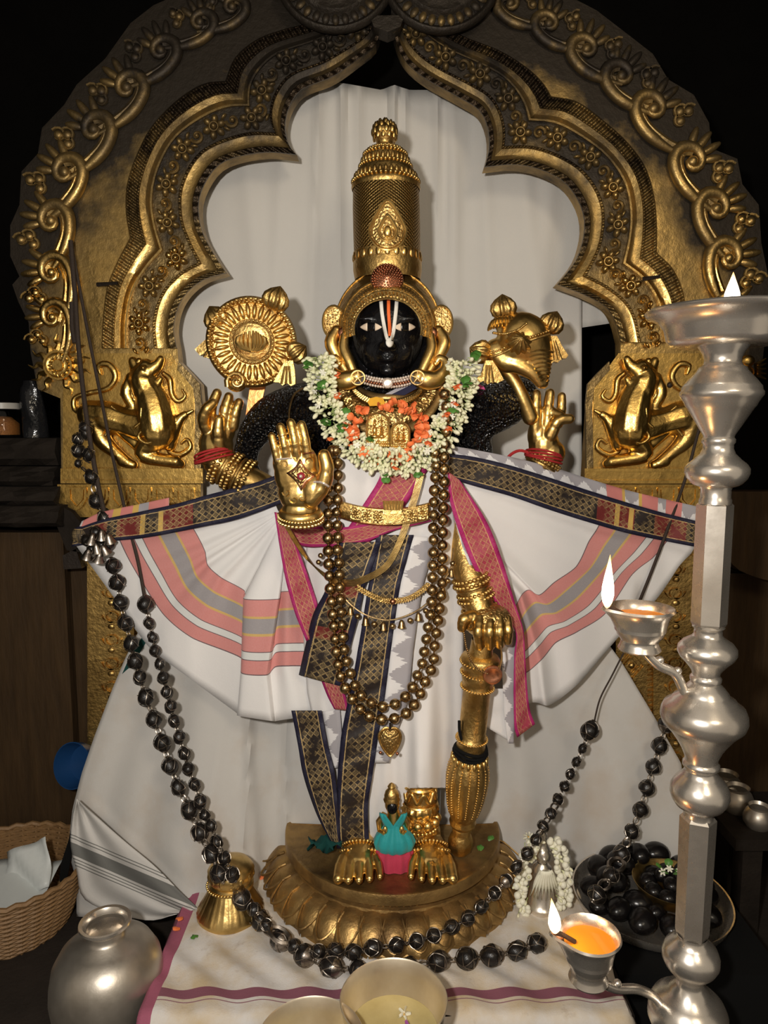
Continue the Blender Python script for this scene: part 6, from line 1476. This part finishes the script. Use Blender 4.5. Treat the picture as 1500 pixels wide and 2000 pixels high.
# ================================================================== flower-decked silver idol and tray of black stones
i0 = G(1062, 1790, .0)+Vector((0, .03, .004)); si = thing('silver_idol', 'small silver idol dressed with white petals and garlands', 'idol', i0); s = S(1720, i0.y)
MB().lathe([(0, 0), (.040, 0), (.042, .012), (.034, .02), (.030, .05), (.026, .08), (.022, .105), (.012, .116)], 28, i0).build('idol_body', M['silver'], si)
mb = MB(); mb.ell(i0+Vector((0, -.005, .138)), (.019, .019, .023)); mb.ell(i0+Vector((0, -.022, .135)), (.005, .006, .006)); mb.build('idol_head', M['silver'], si, rem=(.003, 2))
MB().lathe([(.019, 0), (.017, .008), (.012, .014), (.013, .02), (.009, .034), (.010, .038), (.005, .05), (0, .054)], 20, i0+Vector((0, 0, .148))).build('idol_crown', M['silver'], si)
for k in range(9):
    a = lerp(-.9, .9, k/8); rows = []
    for i in range(8):
        f = i/7; rows.append([i0+Vector((lerp(.012, .042, f)*math.sin(a)*1.1+(j-1)*.006*math.sin(math.pi*min(1, f+.2)), -.03-.014*math.cos(a)-.004*(j == 1), .122-.075*f*(1-.15*abs(a)))) for j in range(3)])
    MB().grid(rows).build('white_petal', M['jasmine'], si, solid=.0012)
def puffs(label, pts, Y, n, w, name):
    th = thing(name, label, 'garland', W(*pts[-1], Y)); rnd = random.Random(len(label)); ps = spl(pts, n)
    for k in range(n):
        for q in range(3):
            x, y = ps[k]; x += rnd.uniform(-w, w); p = W(x, y, Y-rnd.uniform(0, .016))
            put('white_bud', BUDM if q == 0 else SPH, M['bud'] if q == 0 else M['jasmine'], p, th, Vector((rnd.uniform(-1, 1), -.8, rnd.uniform(-1, .6))).to_track_quat('Z', 'Y'), rnd.uniform(.0062, .0085) if q else .009)
puffs('white flower string hanging left of the silver idol', [(1048, 1640), (1030, 1668), (1022, 1705), (1018, 1745), (1022, 1785)], i0.y-.03, 26, 13, 'flower_string')
puffs('white flower string hanging right of the silver idol', [(1078, 1640), (1095, 1665), (1100, 1700), (1103, 1740), (1100, 1772)], i0.y-.03, 26, 13, 'flower_string')
blossom('white star blossom on top of the silver idol', W(1032, 1634, i0.y-.03), .014, M['jasmine'], 9, 'star_blossom', (0, -1, .3))
tc = Vector((.655, -.075, .0)); tr = thing('silver_tray', 'wide silver tray piled with smooth black stones', 'tray', tc)
RT = .185
MB().lathe([(0, .002), (RT*.88, .002), (RT*.95, .012), (RT*.99, .030), (RT*1.01, .031), (RT*1.0, .026), (RT*.96, .008), (RT*.89, 0), (0, 0)], 64, tc).build('tray_dish', M['silver'], tr)
def stone(c, r3, rot, label, name='black_stone'):
    mb = MB(); mb.ell((0, 0, 0), r3, Matrix.Rotation(rot, 3, 'Z'), 16, 12)
    for v in mb.v: v *= 1+.05*math.sin(v.x*60+v.y*43)+.03*math.sin(v.z*80+rot*3)
    return put(name, mb.mesh(name), M['stone'], c, None)
stones = [(-.135, .02, .028, .030), (-.10, .085, .036, .034), (-.055, .125, .04, .036), (.0, .13, .045, .034), (-.14, -.045, .026, .024), (-.095, .01, .058, .034), (-.10, -.065, .03, .030), (-.055, .065, .07, .032), (-.06, -.105, .032, .033), (-.05, -.045, .036, .03), (.0, -.125, .03, .028), (.05, -.125, .034, .032), (.0, .085, .08, .028), (.055, .12, .06, .032), (.11, .07, .045, .036), (.12, -.02, .03, .032), (.10, -.085, .03, .030), (-.02, -.085, .04, .02), (.14, .03, .028, .026), (-.03, .1, .085, .022)]
for k, (dx, dy, dz, r_) in enumerate(stones):
    o = stone(tc+Vector((dx, dy, .006+max(dz*.9, r_*.8))), (r_*1.15, r_*.95, r_*.82), k*1.7, '')
    tag(o, 'smooth black stone lying in the silver tray outside the brass bowl', 'stone', 'black stones in the silver tray')
bc0 = tc+Vector((.045, -.01, .055)); bw = thing('brass_bowl', 'shallow brass bowl of black pebbles set in the silver tray', 'bowl', bc0)
MB().lathe([(0, -.03), (.05, -.028), (.075, -.008), (.088, .014), (.091, .015), (.078, -.012), (.05, -.034), (0, -.036)], 48, bc0).build('bowl_body', M['brass'], bw)
for k in range(13):
    a = 2*math.pi*k/9; rr = .055 if k < 9 else .024; r_ = .021 if k < 9 else .019; a += 0 if k < 9 else .5+(k-9)*1.2
    o = stone(bc0+Vector((rr*math.cos(a), rr*math.sin(a), .002 if k < 9 else .018)), (r_*1.1, r_, r_*.85), k, '')
    tag(o, 'small black pebble heaped in the shallow brass bowl', 'pebble', 'pebbles in the brass bowl')
sp = thing('flower_sprig', 'small sprig of white blossoms and leaves on the black pebbles', 'flower', bc0+Vector((-.015, -.01, .045)))
for k in range(5): put('leaf', PETM, M['leaf'], bc0+Vector((-.01+.014*math.cos(k*1.3), -.006+.012*math.sin(k*1.3), .046)), sp, Vector((math.cos(k*1.3), math.sin(k*1.3)-.3, .6)).to_track_quat('Z', 'Y'), .020)
for k in range(4): put('white_flower', STARM, M['jasmine'], bc0+Vector((-.03+.02*k, -.02+.012*(k % 2), .050)), sp, Vector((.2*(k-1.5), -.7, 1)).to_track_quat('Z', 'Y'), .011)
# scattered petals and leaves on the cloth
for x, y, m_, lab in ((357, 1790, 'orange', 'orange petal on the cloth by the stand, upper one'), (352, 1812, 'orange', 'orange petal on the cloth by the stand, lower one'), (507, 1716, 'orange', 'orange red petal behind the brass stand'), (376, 1825, 'leaf', 'green leaf on the cloth beside the brass stand'), (953, 1640, 'leaf', 'green leaf on the right tip of the pedestal'), (937, 1660, 'leaf', 'green leaf near the mace foot on the pedestal')):
    z_ = ped_top+.008 if x > 900 else .012; p = G(x, y, z_); th = tag(put('fallen_leaf' if m_ == 'leaf' else 'fallen_petal', PETM.copy(), M[m_], p, None, Vector((random.uniform(-1, 1), random.uniform(-1, 1), .15)).to_track_quat('Z', 'Y'), .018), lab, 'leaf' if m_ == 'leaf' else 'petal')
    th.data.materials.clear(); th.data.materials.append(M[m_])
mb = MB(); fc = G(640, 1660, ped_top+.02); rows = [[fc+Vector((.045*(j/8-.5)*2+.006*math.sin(i*2+j), .02*math.sin(j*1.3+i), .028*math.sin(math.pi*i/6)+.004*math.sin(j*2.2))) for j in range(9)] for i in range(7)]
mb.grid(rows); tag(mb.build('crumpled_cloth', M['greencloth'], solid=.002), 'crumpled dark green cloth at the left end of the pedestal', 'cloth')
# ================================================================== the silver lamp stand
LX, LY = .5625, -.50
lp = thing('lamp_stand', 'tall turned silver oil-lamp stand at the right', 'lamp', (LX, LY, -.15))
def lz_(y): return W(750, y, LY).z
def lr(y, r): return r*S(y, LY)
def lseg(prof, nm, n=48, par=lp, mat='silver', a0=0.0):
    return MB().lathe([(lr(y, r), lz_(y)) for y, r in prof], n, (LX, LY, 0), Matrix.Rotation(a0, 3, 'Z')).build(nm, M[mat], par)
dish = lseg([(676, 0), (676, 60), (674, 98), (664, 106), (640, 112), (625, 124), (618, 138), (612, 147), (607, 149), (604, 146), (612, 136), (622, 118), (650, 104), (664, 96), (664, 0)], 'top_dish', 64)
lseg([(672, 46), (666, 50), (678, 46), (690, 38), (700, 34), (708, 34), (714, 37), (718, 44), (724, 46), (732, 53), (742, 62), (750, 68), (755, 72), (762, 73), (766, 76), (772, 76), (778, 72), (786, 67), (793, 64), (798, 60), (815, 50), (835, 38), (850, 29), (854, 28), (858, 31), (864, 31), (868, 28), (876, 28), (886, 32), (896, 42), (906, 54), (914, 59), (924, 59), (934, 55), (944, 46), (948, 40), (951, 30), (956, 28), (972, 28), (976, 30), (984, 30)], 'upper_stem')
o = lseg([(982, 30), (986, 34), (1216, 33), (1222, 30)], 'upper_shaft', 6, a0=R(-20)); o.data.shade_flat()
lseg([(1220, 27), (1224, 30), (1228, 26), (1238, 26), (1244, 30), (1254, 46), (1264, 54), (1274, 55), (1284, 50), (1294, 40), (1302, 33), (1310, 27), (1318, 25), (1322, 29), (1328, 29), (1333, 27), (1342, 36), (1352, 44), (1356, 45), (1364, 58), (1368, 60), (1378, 74), (1390, 79), (1402, 80), (1414, 76), (1424, 66), (1430, 60), (1446, 48), (1462, 38), (1478, 31), (1486, 30), (1490, 34), (1496, 34), (1500, 30), (1506, 30), (1514, 36), (1526, 48), (1538, 54), (1550, 55), (1562, 51), (1572, 44), (1580, 29), (1586, 27), (1594, 28)], 'middle_stem')
o = lseg([(1592, 28), (1598, 34), (1818, 31), (1826, 29)], 'lower_shaft', 6, a0=R(-20)); o.data.shade_flat()
lseg([(1824, 28), (1832, 28), (1840, 36), (1850, 48), (1862, 53), (1874, 53), (1886, 47), (1896, 38), (1904, 28), (1912, 26), (1922, 28), (1928, 34), (1936, 38), (1944, 52), (1956, 66), (1970, 73), (1990, 74), (2020, 60), (2060, 40), (2120, 36), (2180, 60), (2230, 100), (2262, 105)], 'lower_stem')
def flame(c, h, w, par, lean=0, power=1.2):
    mb = MB(); prof = [(0, 0), (.35, .03), (.75, .12), (1.0, .26), (.92, .42), (.66, .60), (.36, .78), (.14, .92), (0, 1.0)]
    rows, uv = [], []
    for r_, z_ in prof: rows.append([c+Vector((w*r_*math.cos(a)+lean*z_*z_, w*r_*math.sin(a), h*z_)) for a in [2*math.pi*k/16 for k in range(16)]]); uv.append([(k/16, z_) for k in range(16)])
    o = mb.grid(rows, uv, cu=True).build('flame', M['flame'], par)
    d = bpy.data.lights.new('flame_light', 'POINT'); d.energy = power; d.color = (1, .52, .18); d.shadow_soft_size = .012
    l = bpy.data.objects.new('flame_light', d); C.objects.link(l); l.location = c+Vector((0, -.004, h*.55))
    return o
dz = lz_(612); flame(Vector((LX, LY-.02, dz+.004)), .058, .0125, dish, .0, .55)
MB().tube([Vector((LX, LY-.02, dz-.03)), Vector((LX, LY-.02, dz+.010))], .004, 8).build('wick', M['rope'], dish)
MB().lathe([(0, lz_(640)), (lr(640, 104), lz_(640))], 40, (LX, LY, 0)).build('oil', M['oil'], dish)
def cup(cx, cy, Y, rpx, hpx, spout, nm, fl_h, fl_w, lean, label, pw):
    c = W(cx, cy, Y); s = S(cy, Y); r_ = rpx*s; h = hpx*s; th = thing(nm, label, 'lamp', c-Vector((0, 0, h)))
    rows = []
    prof = [(0, -h), (.62, -h), (.66, -h*.96), (.60, -h*.86), (.56, -h*.78), (.60, -h*.72), (.70, -h*.62), (.78, -h*.45), (.86, -h*.2), (.96, -h*.06), (1.04, 0), (1.0, .004), (.90, -.002), (.82, -h*.18), (.78, -h*.5), (0, -h*.6)]
    rot = math.atan2(spout[1], spout[0])
    for i, (f, z_) in enumerate(prof):
        top = max(0, min(1, (z_+h*.55)/(h*.55))); row = []
        for k in range(72):
            a = 2*math.pi*k/72; pk = math.exp(-((math.atan2(math.sin(a-rot), math.cos(a-rot)))/.30)**2)*top
            q = r_*f*(1+.34*pk); row.append(c+Vector((q*math.cos(a), q*math.sin(a), z_+.004*pk)))
        rows.append(row)
    MB().grid(rows, cu=True).build('cup', M['silver'], th)
    MB().lathe([(0, -h*.16), (r_*.84, -h*.16), (r_*.84, -h*.2)], 40, c).build('oil', M['oil'], th)
    f0 = c+Vector((math.cos(rot), math.sin(rot), 0))*r_*1.20+Vector((0, 0, .005))
    MB().tube([c+Vector((math.cos(rot)*r_*.5, math.sin(rot)*r_*.5, -h*.14)), c+Vector((math.cos(rot)*r_*.95, math.sin(rot)*r_*.95, .003)), f0+Vector((0, 0, .002))], .0042, 8).build('wick', M['rope'], th)
    flame(f0, fl_h, fl_w, th, lean, pw)
    return c, h, r_, th
c1, h1, r1, cup1 = cup(1252, 1190, LY, 62, 82, (-1, -.25), 'oil_cup', .094, .0105, .002, 'upper silver oil cup with a tall flame on a bracket', 1.0)
def arm(par, pts, r, balls=()):
    ps = spl([tuple(p) for p in pts], 24); MB().tube([Vector(p) for p in ps], r, 10).build('bracket', M['silver'], par)
    for k in balls: MB().ell(Vector(ps[k])+Vector((0, 0, .010)), .0075).build('bracket_ball', M['silver'], par)
arm(cup1, [c1+Vector((0.005, 0, -h1+.002)), W(1285, 1298, LY), W(1318, 1315, LY), W(1334, 1345, LY), W(1345, 1362, LY)], .0085, (8, 15))
c2, h2, r2, cup2 = cup(1152, 1826, -.56, 58, 96, (-1, -.05), 'oil_cup', .066, .011, -.008, 'lower silver oil cup full of amber oil', .9)
arm(cup2, [c2+Vector((.01, 0, -h2+.004)), W(1200, 1930, -.55), W(1245, 1932, -.53), W(1280, 1950, -.51), W(1300, 1985, LY)], .0085, (6,))
